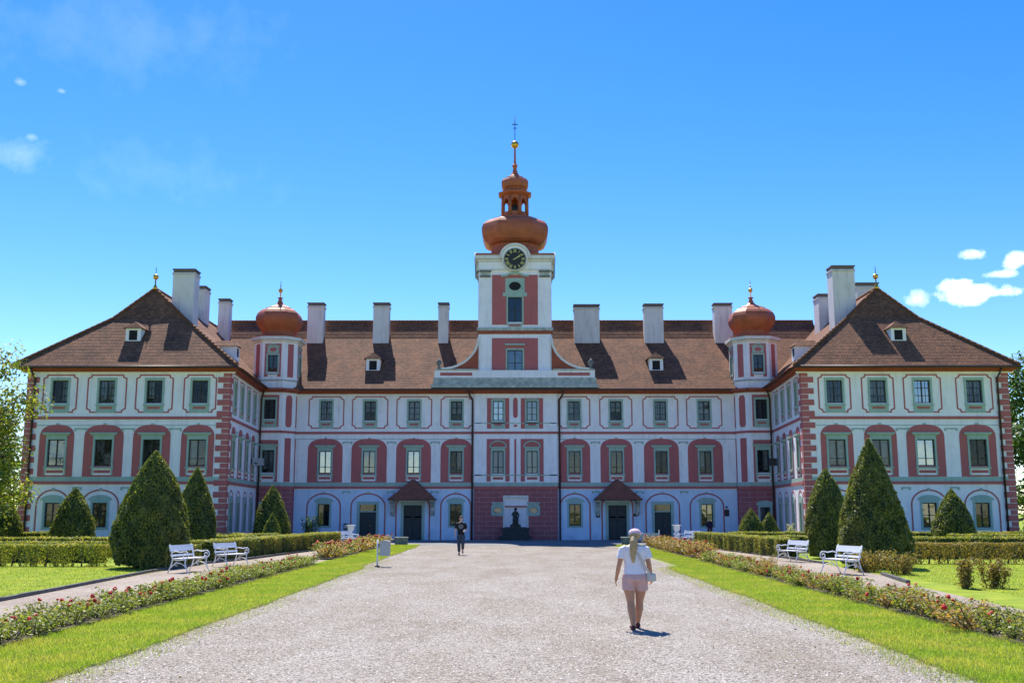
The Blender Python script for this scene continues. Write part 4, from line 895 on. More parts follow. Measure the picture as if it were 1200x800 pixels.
place_cone(13.0, 38.6, 1.28, 4.65, 30000, .085, 'largest and tallest clipped cone on the right, behind the nearest right bench', 7, .14, 1.35)
place_cone(13.55, 46.0, .93, 3.85, 15000, .09, 'rounded tall clipped cone left of the tallest right cone', 8, .26, 2.0)
place_cone(23.1, 56.0, 1.1, 3.2, 8000, .1, 'clipped cone standing before the middle of the right wing', 9)
place_cone(27.9, 56.0, .95, 2.2, 6000, .1, 'rightmost clipped cone, half out of the right edge of the photo', 10)
place_cone(14.1, 63.5, .85, 2.2, 5000, .09, 'wider of the two small clipped cones by the right corner bay', 11)
place_cone(15.55, 65.0, .62, 2.0, 4000, .09, 'narrower of the two small clipped cones by the right corner bay', 12)

# hedges
def hedge(p0, p1, wid, h, dens, size, label, leafm=None, gaps=0., seed=0, base=.0, name='clipped_hedge'):
    leafm = leafm or L_HEDGE; a = Vector((*p0, 0)); b = Vector((*p1, 0)); L = (b-a).length; d = (b-a).normalized(); n_ = Vector((-d.y, d.x, 0)); g = np.random.default_rng(seed+50)
    areas = {'top': L*wid, 's1': L*h, 's2': L*h, 'e1': wid*h, 'e2': wid*h}; P_, N_ = [], []
    for k, A in areas.items():
        m = int(A*dens); s = g.random(m); t = g.random(m)
        if k == 'top': u, v, z, nn = s*L, (t-.5)*wid, np.full(m, h), (0, 0, 1)
        elif k[0] == 's': sg = 1 if k == 's1' else -1; u, v, z, nn = s*L, np.full(m, sg*wid/2), h*(t**.85), (0, sg, .2)
        else: sg = 1 if k == 'e1' else -1; u, v, z, nn = np.full(m, L if sg > 0 else 0.), (s-.5)*wid, h*t, (sg, 0, .2)
        ins = np.abs(g.normal(0, .045, m)); u = u-(nn[0]*ins); v = v-(nn[1]*ins)+.035*np.sin(u*2.3+seed)+.025*np.sin(u*6.1); z = z-(nn[2] == 1)*ins+(nn[2] == 1)*(.018*np.sin(u*3+seed)+g.normal(0, .018, m))
        if gaps and k != 'top':
            keep = (np.sin(u*5.2+seed)+.6*np.sin(u*11.7+1.3)+1.2*(z/h)) > (-.3+gaps); u, v, z = u[keep], v[keep], z[keep]; m = len(u)
        P_.append(np.stack([u, v, np.maximum(z, .01)], 1)); N_.append(np.tile(nn, (m, 1)))
    m = int(L*wid*h*dens*.35); P_.append(np.stack([g.random(m)*L, (g.random(m)-.5)*wid*.9, g.random(m)*h*.95], 1)); N_.append(g.normal(0, 1, (m, 3)))
    me = leaf_mesh(name, np.concatenate(P_), np.concatenate(N_), size, [leafm], .6)
    core = MB()
    if gaps:
        for i in range(int(L/.33)):
            u = (i+.5)*.33+g.normal(0, .05)
            for q in range(3): core.tube([(u, g.normal(0, .08), 0), (u+g.normal(0, .1), g.normal(0, wid*.22), h*.85)], [.018, .006], TRUNK, 5, cap=False)
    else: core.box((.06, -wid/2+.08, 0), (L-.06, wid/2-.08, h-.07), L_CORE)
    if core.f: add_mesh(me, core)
    o = link(name, me, None, a); o.rotation_euler = (0, 0, math.atan2(d.y, d.x)); return tag(o, label, 'hedge', 'clipped hedges of the parterre')
H = hedge
H((-12.4, 42.2), (-10.5, 61.0), 1.1, .86, 900, .055, 'long straight hedge lining the left side path behind the second bench', seed=1)
H((-12.55, 37.0), (-12.45, 40.6), .95, .78, 1000, .055, 'short dark hedge block directly behind the nearest left bench', seed=2)
H((-22.5, 39.5), (-14.95, 39.5), .7, .80, 1000, .06, 'leggy yellow-green hedge row at the far edge of the left lawn', gaps=.35, seed=3)
H((-25.0, 42.6), (-16.4, 42.6), .7, .82, 650, .065, 'second hedge row behind the left lawn, just behind the leggy one', seed=4)
H((-29.0, 48.5), (-14.8, 48.5), .8, .86, 450, .075, 'middle hedge row running behind the largest left cone', seed=5)
H((-30, 56.8), (-24.4, 56.8), .8, .95, 330, .08, 'far hedge row at the feet of the two left-edge cones', seed=6)
H((-22.0, 58.0), (-13.0, 58.0), .8, .85, 330, .08, 'far hedge row between the left wing and the long path hedge', seed=7)
H((-18, 52.2), (-13.0, 53.4), .8, .85, 380, .08, 'hedge row slanting behind the long left path hedge', seed=8)
H((12.1, 47.2), (10.85, 62.0), 1.0, .84, 850, .055, 'straight hedge lining the right side path beyond the second right bench', seed=9)
H((11.9, 59.6), (17.0, 59.6), .8, .90, 400, .08, 'far hedge row in front of the two small right cones', seed=10)
H((12.6, 53.0), (17.0, 53.0), .8, .84, 500, .07, 'dark cross hedge between the small right cones and the right bench', seed=11)
H((15.0, 41.5), (26.0, 41.5), .8, .80, 750, .06, 'green and brown hedge row at the far edge of the right lawn', L_BROWN, gaps=.2, seed=12)
H((15.3, 46.5), (28.0, 46.5), 1.1, .92, 450, .07, 'smooth dark green hedge row behind the tallest right cone', seed=13)
H((18.5, 57.0), (32.0, 57.0), .9, .95, 330, .08, 'far hedge row at the foot of the right wing', seed=14)
H((21.0, 51.5), (31.0, 51.5), .8, .95, 330, .08, 'short raised hedge near the right edge before the right wing', seed=15)
# rough shrubs on the right
def shrub(x, y, rx, ry, h, n, size, lm, label, seed, grp=None, name='shrub', cat='shrub'):
    g = np.random.default_rng(seed+200); mb = MB(); P_ = []
    k = max(5, int(rx*ry*40))
    tips = [(g.uniform(-1, 1)*rx*.85, g.uniform(-1, 1)*ry*.85, h*g.uniform(.7, 1.05)) for _ in range(k)]
    for tx, ty, tz in tips: mb.tube([(tx*.5, ty*.5, 0), (tx*.8, ty*.8, tz*.5), (tx, ty, tz)], [.014, .01, .004], TRUNK, 5, cap=False)
    for i in range(n):
        tx, ty, tz = tips[g.integers(k)]; q = g.random()**.7; P_.append((tx*(.55+.45*q)+g.normal(0, .07), ty*(.55+.45*q)+g.normal(0, .07), max(.02, tz*q+g.normal(0, .03))))
    me = leaf_mesh(name, P_, g.normal(0, 1, (n, 3))+[0, 0, .6], size, [lm], .6); add_mesh(me, mb)
    o = link(name, me, None, (x, y, 0)); return tag(o, label, cat, grp)
shrub(11.85, 35.9, .75, .8, .74, 2600, .06, L_BROWN, 'brownish rough shrub beside the nearest right bench', 1)
shrub(12.35, 34.3, .6, .8, .70, 2400, .06, L_BROWN, 'brownish rough shrub at the kerb end right of the nearest right bench', 2)
for i, (x, y, rx, h) in enumerate(((11.7, 28.0, .30, .74), (12.55, 28.1, .52, .72), (13.6, 27.6, .5, .72), (14.5, 27.3, .4, .70))):
    shrub(x, y, rx, .32, h, 2400, .055, L_BROWN, ['upright twiggy hedge clump on the near right lawn, nearest the path', 'widest twiggy hedge clump on the near right lawn', 'twiggy hedge clump at the right edge of the photo', 'twiggy hedge clump just outside the right edge of the near lawn'][i], 10+i, 'twiggy hedge clumps on the right lawn')
shrub(12.3, 38.8, .4, .8, .85, 2200, .06, L_YEW, 'dark blue-green clipped bush between the two right benches', 20)
shrub(-13.6, 70.5, .75, .6, 1.7, 1500, .1, L_TREE, 'dark bush against the wall right of the left corner bay', 21)
shrub(17.2, 66.5, .5, .4, 1.35, 700, .08, leaf_mat('silvery_leaf', (.30, .30, .28), (.45, .42, .42)), 'silvery grey bush between the small right cones and the right wing', 22)

# roses: three bush forms for each colouring, copied one by one
def rose_mesh(seed, lm, h, n):
    g = np.random.default_rng(seed+400); mb = MB(); tips = [(g.normal(0, .2), g.normal(0, .2), h*g.uniform(.55, 1)) for _ in range(9)]; P_ = []
    for tx, ty, tz in tips: mb.tube([(tx*.2, ty*.2, -.02), (tx*.7, ty*.7, tz*.55), (tx, ty, tz)], [.009, .007, .004], TRUNK, 4, cap=False)
    for i in range(n):
        tx, ty, tz = tips[g.integers(9)]; q = g.random()**.65; P_.append((tx*(.3+.7*q)+g.normal(0, .055), ty*(.3+.7*q)+g.normal(0, .055), max(.04, tz*q+g.normal(0, .03))))
    me = leaf_mesh('foliage', P_, g.normal(0, .8, (n, 3))+[0, 0, .9], .052, [lm], .5); return add_mesh(me, mb), tips
def bloom_mesh(m, s):
    mb = MB()
    for k in range(3): mb.sphere((rnd.uniform(-.02, .02)*k, rnd.uniform(-.02, .02)*k, rnd.uniform(-.01, .015)*k), s*(1-.12*k), m, 7, 5, .75)
    o = mb.build('rose_bloom'); me = o.data; bpy.data.objects.remove(o); return me
bl = [bloom_mesh(BLOOM, .042), bloom_mesh(BLOOM, .055), bloom_mesh(BLOOM2, .042)]
green = [rose_mesh(i, L_ROSE, h, 460) for i, h in enumerate((.42, .50, .46))]; reddish = [rose_mesh(i+5, L_ROSE2, h, 460) for i, h in enumerate((.46, .56, .50))]
def rose_bed(x0, x1, y0, y1, n, kinds, where, pbl, grp, hs=1., coral=.2, seed=0):
    g = random.Random(seed); rows = 2; per = n//rows; lv = {id(a[0]): 'green' for a in green}; third = ('nearest part', 'middle part', 'farthest part')
    for i in range(per):
        for j in range(rows):
            y = y0+(y1-y0)*(i+.5+g.uniform(-.25, .25))/per; x = x0+(x1-x0)*(j+.5)/rows+g.uniform(-.12, .12); me, tips = g.choice(kinds)
            o = link('rose_bush', me, None, (x, y, .055)); s = hs*g.uniform(.85, 1.15); o.scale = (s*1.5, s*1.5, s); o.rotation_euler = (0, 0, g.uniform(0, 6.28)); nb = 0
            if g.random() < pbl:
                for t in g.sample(tips, g.choice((1, 1, 2, 2, 3) if pbl < .8 else (2, 3, 4))):
                    c = link('rose_bloom', bl[2] if g.random() < coral else g.choice(bl[:2]), o, (t[0], t[1], t[2]+.03)); c.scale = (1/1.5, 1/1.5, 1); c.rotation_euler = (0, 0, g.uniform(0, 6)); nb += 1
            side = 'verge' if (abs(x) < abs(x0+x1)/2) else 'side path'
            tag(o, '%s rose bush with %s, %s side, %s of %s' % (lv.get(id(me), 'reddish'), ('no bloom', 'one bloom', 'two blooms', 'three blooms', 'four blooms')[nb], side, third[min(2, int(3*i/per))], where), 'rose bush', grp)
rose_bed(-8.38, -7.48, 13.0, 40.0, 100, green, 'near left bed', .58, 'roses of the near left bed', .74, .15, 1)
rose_bed(-8.65, -7.65, 45.2, 64.0, 48, green+reddish, 'far left bed', .95, 'roses of the far left bed', 1.1, .55, 2)
rose_bed(7.45, 8.38, 14.0, 43.5, 104, green+green+reddish, 'near right bed', .46, 'roses of the near right bed', .78, .2, 3)
rose_bed(7.6, 8.75, 46.8, 63.4, 42, reddish, 'far right bed', .5, 'roses of the far right bed', 1.12, .7, 4)

# grass blades on the verges and thinner on the near lawns (one uncountable mass)
def blades(name, regions, label):
    V = []
    for (n, fx, fy, h, wd, z) in regions:
        y = fy(rng.random(n)); x = fx(y, rng.random(n)); ph = rng.random(n)*6.283; hh = h*(.5+rng.random(n)); w2 = wd*(.7+.6*rng.random(n)); ln = rng.normal(0, .45, (n, 2))*hh[:, None]
        dx, dy = np.cos(ph)*w2/2, np.sin(ph)*w2/2; zz = np.full(n, z)
        V.append(np.stack([np.stack([x-dx, y-dy, zz], 1), np.stack([x+dx, y+dy, zz], 1), np.stack([x+ln[:, 0], y+ln[:, 1], zz+hh], 1)], 1))
    V = np.concatenate(V); n = len(V); me = bpy.data.meshes.new(name); me.vertices.add(3*n); me.vertices.foreach_set('co', V.reshape(-1)); me.loops.add(3*n); me.loops.foreach_set('vertex_index', np.arange(3*n, dtype=np.int32)); me.polygons.add(n)
    me.polygons.foreach_set('loop_start', np.arange(0, 3*n, 3, dtype=np.int32)); me.polygons.foreach_set('loop_total', np.full(n, 3, np.int32)); me.materials.append(L_GRASS); me.update(calc_edges=True)
    o = link(name, me); return tag(o, label, None, None, 'stuff')
near = lambda a, b, p=1.7: (lambda r: a+(b-a)*r**p)
def edge(side):
    tab = in_l if side < 0 else in_r; ys = np.array([p[1] for p in tab]); xs = np.array([abs(p[0]) for p in tab]); o = np.argsort(ys); return ys[o], xs[o]
def fx(side):
    ys, xs = edge(side); return lambda y, r: side*(np.interp(y, ys, xs)-.10+(7.5-np.interp(y, ys, xs)+.10)*r)
tag(blades('grass', [(150000, fx(-1), near(10.5, 64), .04, .010, .042), (150000, fx(1), near(10.5, 64), .04, .010, .042)], None), 'short bright green grass of the verges beside the main path', 'grass')
tag(blades('grass', [(60000, lambda y, r: -11.55-(y-20)*.02-r*12, near(20, 39, 1.2), .035, .016, 0), (60000, lambda y, r: 11.9+r*13, near(20, 41, 1.2), .035, .016, 0)], None), 'short mown grass of the lawns before the hedge rows', 'grass')
def fxw(side):
    ys, xs = edge(side); return lambda y, r: side*(np.interp(y, ys, xs)-.02-.55*r**2.2)
tag(blades('weeds', [(5000, fxw(-1), near(10.5, 45), .035, .010, .004), (9000, fxw(1), near(10.5, 40), .035, .010, .004)], None), 'sparse weeds creeping from the verges into the gravel', 'weeds')
n = 900; yy = 11+38*rng.random(n)**1.3; xx = np.sign(rng.uniform(-1, 1, n))*(5.3-2.6*rng.random(n)**2.0); LITTER = leaf_mat('dry_leaf', (.10, .06, .03), (.28, .18, .08), trans=.2)
tag(link('leaf_litter', leaf_mesh('leaf_litter', np.stack([xx, yy, np.full(n, .014)], 1), np.tile((0, 0, 1), (n, 1)), .045, [LITTER], .25)), 'dry brown leaves scattered on the gravel', 'leaf litter', None, 'stuff')
# loose stones and weeds along the gravel
n = 26000; yy = 11+22*rng.random(n)**1.6; xx = rng.uniform(-5.4, 5.4, n); s = .006+.009*rng.random(n)**2; V = []; 
octv = np.array([(1, 0, 0), (0, 1, 0), (-1, 0, 0), (0, -1, 0), (0, 0, .8), (0, 0, -.5)], float); octf = [(0, 1, 4), (1, 2, 4), (2, 3, 4), (3, 0, 4)]
base = np.stack([xx, yy, np.full(n, .008)], 1); pts = base[:, None, :]+octv[None]*(s[:, None, None]*rng.uniform(.6, 1.4, (n, 6, 1)))
F_ = (np.arange(n)[:, None, None]*6+np.array(octf)[None]).reshape(-1, 3)
me = bpy.data.meshes.new('loose_stones'); me.vertices.add(6*n); me.vertices.foreach_set('co', pts.reshape(-1)); me.loops.add(len(F_)*3); me.loops.foreach_set('vertex_index', F_.ravel().astype(np.int32)); me.polygons.add(len(F_))
me.polygons.foreach_set('loop_start', np.arange(0, 3*len(F_), 3, dtype=np.int32)); me.polygons.foreach_set('loop_total', np.full(len(F_), 3, np.int32)); me.update(calc_edges=True)
PEB = leaf_mat('loose_stone', (.16, .14, .13), (.55, .52, .50), None, 0.0); me.materials.append(PEB)
tag(link('loose_stones', me), 'loose pale and dark gravel stones strewn over the main path', 'gravel', None, 'stuff')

# ------------------------------------------------------------------ trees
def tree(x, y, h, crown, trunk_r, n, size, lm, label, seed, clumps=26, low=.25, grp=None, name='tree', zs=1.):
    g = np.random.default_rng(seed+700); rt = empty(name, (x, y, 0)); tag(rt, label, 'tree', grp); T = MB(); top = (g.normal(0, .3), g.normal(0, .3), h*.72)
    T.tube([(0, 0, -.1), (.08, .05, h*.3), (top[0]*.6, top[1]*.6, h*.55), top], [trunk_r, trunk_r*.75, trunk_r*.5, trunk_r*.2], TRUNK, 10)
    P_, N_ = [], []; cl = []
    for i in range(clumps):
        z = h*(low+(1-low)*(i+.5)/clumps); q = (z/h-low)/(1-low); rad = crown*math.sin(math.pi*min(1, .14+.86*q**.8))**.6*g.uniform(.35, 1.0); ph = i*2.4+g.normal(0, .4)
        cl.append((rad*math.cos(ph), rad*math.sin(ph), z-.4, crown*g.uniform(.22, .40)))
    for cx_, cy_, cz_, cr in cl:
        s0 = Vector((top[0]*.4, top[1]*.4, max(h*.18, cz_*.62))); e = Vector((cx_, cy_, cz_)); mid = s0.lerp(e, .5)+Vector((0, 0, -.1*h*.2)); T.tube([s0, mid, e], [trunk_r*.34, trunk_r*.2, trunk_r*.06], TRUNK, 6, cap=False)
        m = int(n*(cr**2)/sum(c[3]**2 for c in cl)); d = g.normal(0, 1, (m, 3)); d /= np.linalg.norm(d, axis=1)[:, None]; rr = cr*(.45+.6*g.random(m))*(1+.3*np.sin(d[:, 0]*5+cx_)*np.sin(d[:, 2]*6))
        p = d*rr[:, None]*[1, 1, .72]+[cx_, cy_, cz_]; P_.append(p); N_.append(d+[0, 0, .7])
        for k in range(6): dd = d[k]*cr; T.tube([e, e+Vector(dd)*.9], [.03, .008], TRUNK, 4, cap=False)
    T_ = T.build('trunk'); sub(T_, rt); sub(link('crown', leaf_mesh('crown', np.concatenate(P_), np.concatenate(N_), size, [lm], .6)), rt); return rt
tree(-28.2, 52.0, 11.4, 4.6, .28, 21000, .18, L_MAPLE, 'yellow-green maple whose branches reach in front of the left wing corner', 1, 26, .18)
tree(-37.0, 72.0, 9.0, 4.5, .3, 12000, .26, L_TREE, 'dark leafy tree low behind the maple at the left edge', 2, 22, .08)
tree(-43.5, 66.0, 10.5, 5.0, .3, 12000, .26, L_TREE, 'tree further left behind the maple, mostly out of the photo', 3, 22, .08)
tree(-35.0, 84.0, 7.5, 3.5, .25, 8000, .26, L_TREE, 'low tree close to the outer side of the left wing', 4, 20, .06)
tree(38.0, 76.0, 13.2, 5.0, .35, 15000, .27, L_TREE, 'tall green tree at the outer corner of the right wing', 5, 28, .06)
tree(45.0, 84.0, 12.5, 5.0, .35, 10000, .28, L_TREE, 'tree behind the tall one at the right edge', 6, 24, .06)
tree(36.8, 69.0, 6.5, 2.6, .2, 6000, .2, L_TREE, 'low dark tree beside the right wing at the right edge', 7, 16, .05)

# ------------------------------------------------------------------ benches (white cast iron ends, wooden boards)
def make_bench():
    rt = empty('garden_bench'); Lb = 1.35
    def arcpts(c, r, a0, a1, n=10): return [(c[0]+r*math.cos(a0+(a1-a0)*i/n), 0, c[1]+r*math.sin(a0+(a1-a0)*i/n)) for i in range(n+1)]
    for y in (-Lb/2+.06, Lb/2-.06):      # local: x forward (seat side), back at x=0
        M = MB(); t = lambda pts, r=.017: M.tube([(p[0], y, p[2]) for p in pts], r, BENCHM, 7)
        t([(-.12, 0, .86), (-.05, 0, .66), (0, 0, .45), (.0, 0, .36), (-.05, 0, .2), (-.14, 0, .0)], .02)
        t([(0, 0, .41), (.22, 0, .39), (.46, 0, .41)], .02)
        t([(.46, 0, .41), (.44, 0, .30), (.49, 0, .15), (.56, 0, 0)], .02)
        t([(-.04, 0, .62), (.1, 0, .66), (.28, 0, .63), (.42, 0, .655)], .018)
        t(arcpts((.44, .545), .11, math.pi/2, -math.pi*.75, 12), .017); t(arcpts((.43, .53), .055, 0, math.pi*1.7, 12), .013); t([(.42, 0, .44), (.36, 0, .47)], .015)
        t(arcpts((.22, .0), .30, R(35), R(145), 10), .014); t(arcpts((.15, .28), .06, 0, 5.2, 10), .011)
        sub(M.build('end_frame'), rt)
    S = MB()
    for i in range(4): S.box((.02+i*.112, -Lb/2, .425), (.02+i*.112+.098, Lb/2, .45), BENCHM)
    sub(S.build('seat'), rt)
    B = MB()
    for z0, z1 in ((.50, .56), (.66, .84)):
        x_ = lambda z: -.012-(z-.45)*.26
        q = [(x_(z0), z0), (x_(z0)+.022, z0), (x_(z1)+.022, z1), (x_(z1), z1)]
        a = [(x, -Lb/2, z) for x, z in q]; b = [(x, Lb/2, z) for x, z in q]
        B.face(a, BENCHM); B.face(b[::-1], BENCHM)
        for i in range(4): B.face([a[i], b[i], b[(i+1) % 4], a[(i+1) % 4]][::-1], BENCHM)
    sub(B.build('backrest'), rt); return rt
bn = make_bench()
spots = [(-11.1, 35.6, R(-14), 'white bench nearest on the left, beside the largest left cone'), (-10.75, 39.6, R(-22), 'second white bench on the left, at the front end of the long path hedge'), (-10.35, 64.6, R(-35), 'far white bench at the left of the palace forecourt, past the hedge end'),
         (10.75, 34.6, R(180+16), 'white bench nearest on the right, in front of the tallest right cone'), (11.4, 43.2, R(180+22), 'second white bench on the right, in front of the rounded cone'), (10.95, 66.3, R(180+35), 'far white bench at the right end of the path hedge before the palace')]
for i, (x, y, a, lb) in enumerate(spots):
    o = bn if i == 0 else copy_tree(bn); o.location = (x, y, .006); o.rotation_euler = (0, 0, a); tag(o, lb, 'bench', 'white garden benches along the side paths'); o.scale = (1.06, 1.06, 1.06) if i in (0, 3) else (1, 1, 1)
# white urns on pedestals next to the far benches
def urn(x, y, label):
    rt = empty('garden_urn', (x, y, 0)); tag(rt, label, 'urn', 'white urns before the palace'); M = MB(); M.box((-.2, -.2, 0), (.2, .2, .12), BENCHM); M.box((-.15, -.15, .12), (.15, .15, .62), BENCHM); M.box((-.19, -.19, .622), (.19, .19, .68), BENCHM); sub(M.build('pedestal'), rt)
    U = MB(); U.lathe([(.1, .68), (.07, .74), (.16, .84), (.21, .98), (.2, 1.12), (.3, 1.17), (.3, 1.2), (.24, 1.2), (.2, 1.1)], BENCHM, seg=18); sub(U.build('bowl'), rt)
urn(-10.3, 66.4, 'white urn standing behind the far left bench'); urn(10.2, 67.2, 'white urn standing behind the far right bench')
# litter bin on a post
rt = empty('litter_bin', (-5.05, 39.0, .004)); tag(rt, 'grey metal litter bin hung on a white post at the left verge', 'litter bin')
M = MB(); M.tube([(0, 0, 0), (0, 0, .98)], .035, BENCHM, 10); M.tube([(0, 0, 0), (0, 0, .04)], .1, IRON, 12); sub(M.build('post'), rt)
M = MB(); bx = [(.10, .58, .36, .80)]
M.box((.09, -.14, .40), (.45, .14, .88), GALV); M.lathe([(.10, .88), (.08, .9)], GALV, (.27, 0), 12)
n = 8
for i in range(n):
    a0, a1 = math.pi*i/n, math.pi*(i+1)/n; p = lambda a, y: (.27+.185*math.cos(a), y, .885+.07*math.sin(a)); M.face([p(a0, -.15), p(a0, .15), p(a1, .15), p(a1, -.15)], GALV); M.face([p(a0, -.15), p(a1, -.15), (.27, -.15, .885)], GALV); M.face([p(a1, .15), p(a0, .15), (.27, .15, .885)], GALV)
sub(M.build('bin_body'), rt); M = MB(); M.box((.0, -.02, .46), (.1, .02, .5), IRON); M.box((.0, -.02, .78), (.1, .02, .82), IRON); sub(M.build('clamp'), rt)
# low stone troughs at the ends of the far beds
def trough(x, y, label, w_):
    M = MB(); M.box((-w_/2, -.25, 0), (w_/2, .25, .42), STONE); M.box((-w_/2-.04, -.29, .42), (w_/2+.04, .29, .48), LSTONE); o = M.build('stone_trough'); o.location = (x, y, .01); tag(o, label, 'stone trough')
    return o
trough(-7.0, 65.2, 'low dark stone trough at the far end of the left rose beds', .75)
trough(6.9, 65.2, 'low dark stone trough at the far end of the right rose beds', .8)
rt = empty('information_board', (8.2, 62.6+3.0, 0)); tag(rt, 'pale low information board on two posts at the end of the right rose bed', 'information board')
M = MB(); M.box((-.72, -.02, .42), (.62, .02, .72), LSTONE); sub(M.build('panel'), rt)
for x in (-.7, .66): M = MB(); M.box((x-.03, -.03, 0), (x+.03, .03, .92), CREAM); sub(M.build('post'), rt)
M = MB(); f = Fr((19.1-1.6, 62), (19.1-.9, 62)); M.box((-.3, -.04, .8), (.3, .0, 1.25), BENCHM); M.tube([(0, 0, 0), (0, 0, .85)], .03, GALV, 8)
o = M.build('sign_board'); o.location = (17.0, 61.0, 0); o.rotation_euler = (R(0), R(18), 0); tag(o, 'small tilted white board standing behind the far right hedge', 'sign')
M = MB(); M.box((-.16, -.02, .75), (.16, .02, 1.2), IRON); M.box((-.02, -.0, 0), (.02, .03, .8), IRON); M.box((-.11, -.03, .86), (.11, -.021, 1.1), GALV); o = M.build('sign_board'); o.location = (-12.1, 75.6, .01); tag(o, 'small dark framed notice on a stake, left of the door without a porch', 'sign')
# statue with its basin before the niche
rt = empty('fountain_statue', (.0, 76.4, .01)); tag(rt, 'dark stone figure on a basin, in the niche at the middle of the palace', 'statue')
M = MB(); M.box((-.95, -.35, 0), (.95, .28, .78), STATM); M.box((-1.02, -.42, .78), (1.02, .3, .88), STATM); M.box((-1.15, -.5, 0), (1.15, -.36, .3), STATM); M.box((-.38, -.2, .88), (.38, .25, 1.12), STATM); sub(M.build('basin'), rt)
M = MB(); M.lathe([(.34, 1.12), (.3, 1.25), (.22, 1.35), (.27, 1.5), (.3, 1.65), (.23, 1.85), (.2, 2.0), (.27, 2.15), (.26, 2.32), (.12, 2.42), (.1, 2.47), (.15, 2.55), (.16, 2.65), (.1, 2.76), (.01, 2.8)], STATM, (0, 0), 12)
M.tube([(-.2, -.05, 2.28), (-.34, -.15, 2.05), (-.2, -.28, 1.9)], [.09, .07, .05], STATM, 8); M.tube([(.2, -.05, 2.28), (.33, -.1, 2.0), (.25, -.2, 1.75)], [.09, .07, .05], STATM, 8); M.tube([(.1, -.12, 1.8), (.2, -.3, 1.5), (.2, -.26, 1.15)], [.14, .11, .08], STATM, 8); M.tube([(-.1, -.12, 1.8), (-.18, -.3, 1.55), (-.2, -.25, 1.15)], [.14, .11, .08], STATM, 8)
M.sphere((.0, -.25, 1.3), .16, STATM, 10, 7)
for i, v in enumerate(M.v): M.v[i] = (v[0]*.72, v[1]*.72, 1.12+(v[2]-1.12)*.72)
sub(M.build('figure'), rt)

# ------------------------------------------------------------------ people
def remeshed(name, parts, voxel, mats_, smooth=4, parent=None):
    mb = MB(); dm = STONE
    for kind, *a in parts:
        if kind == 't': mb.tube(a[0], a[1], dm, 14)
        elif kind == 's':
            (cx_, cy_, cz_), (rx, ry, rz) = a; n0 = len(mb.v); mb.sphere((0, 0, 0), 1, dm, 18, 12)
            for i in range(n0, len(mb.v)): v = mb.v[i]; mb.v[i] = (cx_+v[0]*rx, cy_+v[1]*ry, cz_+v[2]*rz)
        elif kind == 'l':     # elliptical sections (z, cx, cy, rx, ry)
            n0 = len(mb.v); seg = 20; sec = a[0]
            for z, cx_, cy_, rx, ry in sec:
                for k in range(seg): t = 2*math.pi*k/seg; mb.v.append((cx_+rx*math.cos(t), cy_+ry*math.sin(t), z))
            for i in range(len(sec)-1):
                for k in range(seg): k2 = (k+1) % seg; mb.f.append((n0+i*seg+k, n0+i*seg+k2, n0+(i+1)*seg+k2, n0+(i+1)*seg+k)); mb.m.append(0); mb.sm.append(True)
            up = sec[-1][0] > sec[0][0]
            mb.f.append(tuple(n0+k for k in reversed(range(seg)))); mb.f.append(tuple(n0+(len(sec)-1)*seg+k for k in range(seg))); mb.m += [0, 0]; mb.sm += [True, True]
    mb.mi(dm); o = mb.build(name)
    bm = bmesh.new(); bm.from_mesh(o.data); bmesh.ops.recalc_face_normals(bm, faces=bm.faces); bm.to_mesh(o.data); bm.free()
    r = o.modifiers.new('r', 'REMESH'); r.mode = 'VOXEL'; r.voxel_size = voxel; r.use_smooth_shade = True
    s = o.modifiers.new('s', 'SMOOTH'); s.iterations = smooth; s.factor = .5
    dg = bpy.context.evaluated_depsgraph_get(); me = bpy.data.meshes.new_from_object(o.evaluated_get(dg)); o.modifiers.clear(); old = o.data; o.data = me; bpy.data.meshes.remove(old)
    me.materials.clear(); [me.materials.append(m) for m in mats_]
    for p in me.polygons: p.material_index = 0; p.use_smooth = True
    if parent: o.parent = parent
    return o
def hand(w_, d, side, curl=.35, grip=False):
    """palm and five fingers from the wrist point w_, hanging along direction d; palm faces the thigh"""
    w_ = Vector(w_); d = Vector(d).normalized(); f = Vector((0, 1, 0)); f = (f-d*f.dot(d)).normalized(); inn = Vector((-side, 0, 0)); inn = (inn-d*inn.dot(d)).normalized()
    P_ = [('t', [w_, w_+d*.045], [.024, .03]), ('s', tuple(w_+d*.055), (.016, .036, .045))]
    for k, (off, ln) in enumerate(((.028, .07), (.010, .078), (-.009, .072), (-.027, .056))):
        b = w_+d*.085+f*off; m = b+d*ln*.5+inn*ln*(.15 if not grip else .4); e = m+d*ln*(.45 if not grip else .05)+inn*ln*curl
        P_.append(('t', [w_+d*.05+f*off*.8, b, m, e], [.0095, .0095, .0085, .0068]))
    b = w_+d*.025+f*.026; P_.append(('t', [b, b+f*.03+d*.03+inn*.006, b+f*.036+d*.062+inn*.016], [.012, .011, .0085])); return P_
SKIN = mat('skin', (.50, .245, .14), .55, .06, 12, spec=.4); SKINP = mat('pale_skin', (.60, .36, .27), .55, .06, 12, spec=.4)
HAIRB = mat('blond_hair', (.42, .30, .16), .6, .3, 40, .6, 90); HAIRD = mat('brown_hair', (.10, .055, .03), .6, .25, 30)
TEE = mat('white_tshirt', (.78, .74, .78), .85, .05, 5, 1., 11); SHORTS = mat('pink_shorts', (.62, .38, .35), .85, .06, 6, 1., 12); BLACKT = mat('black_tshirt', (.015, .015, .018), .85, .2, 8); JEANS = mat('grey_blue_trousers', (.045, .06, .085), .85, .2, 10)
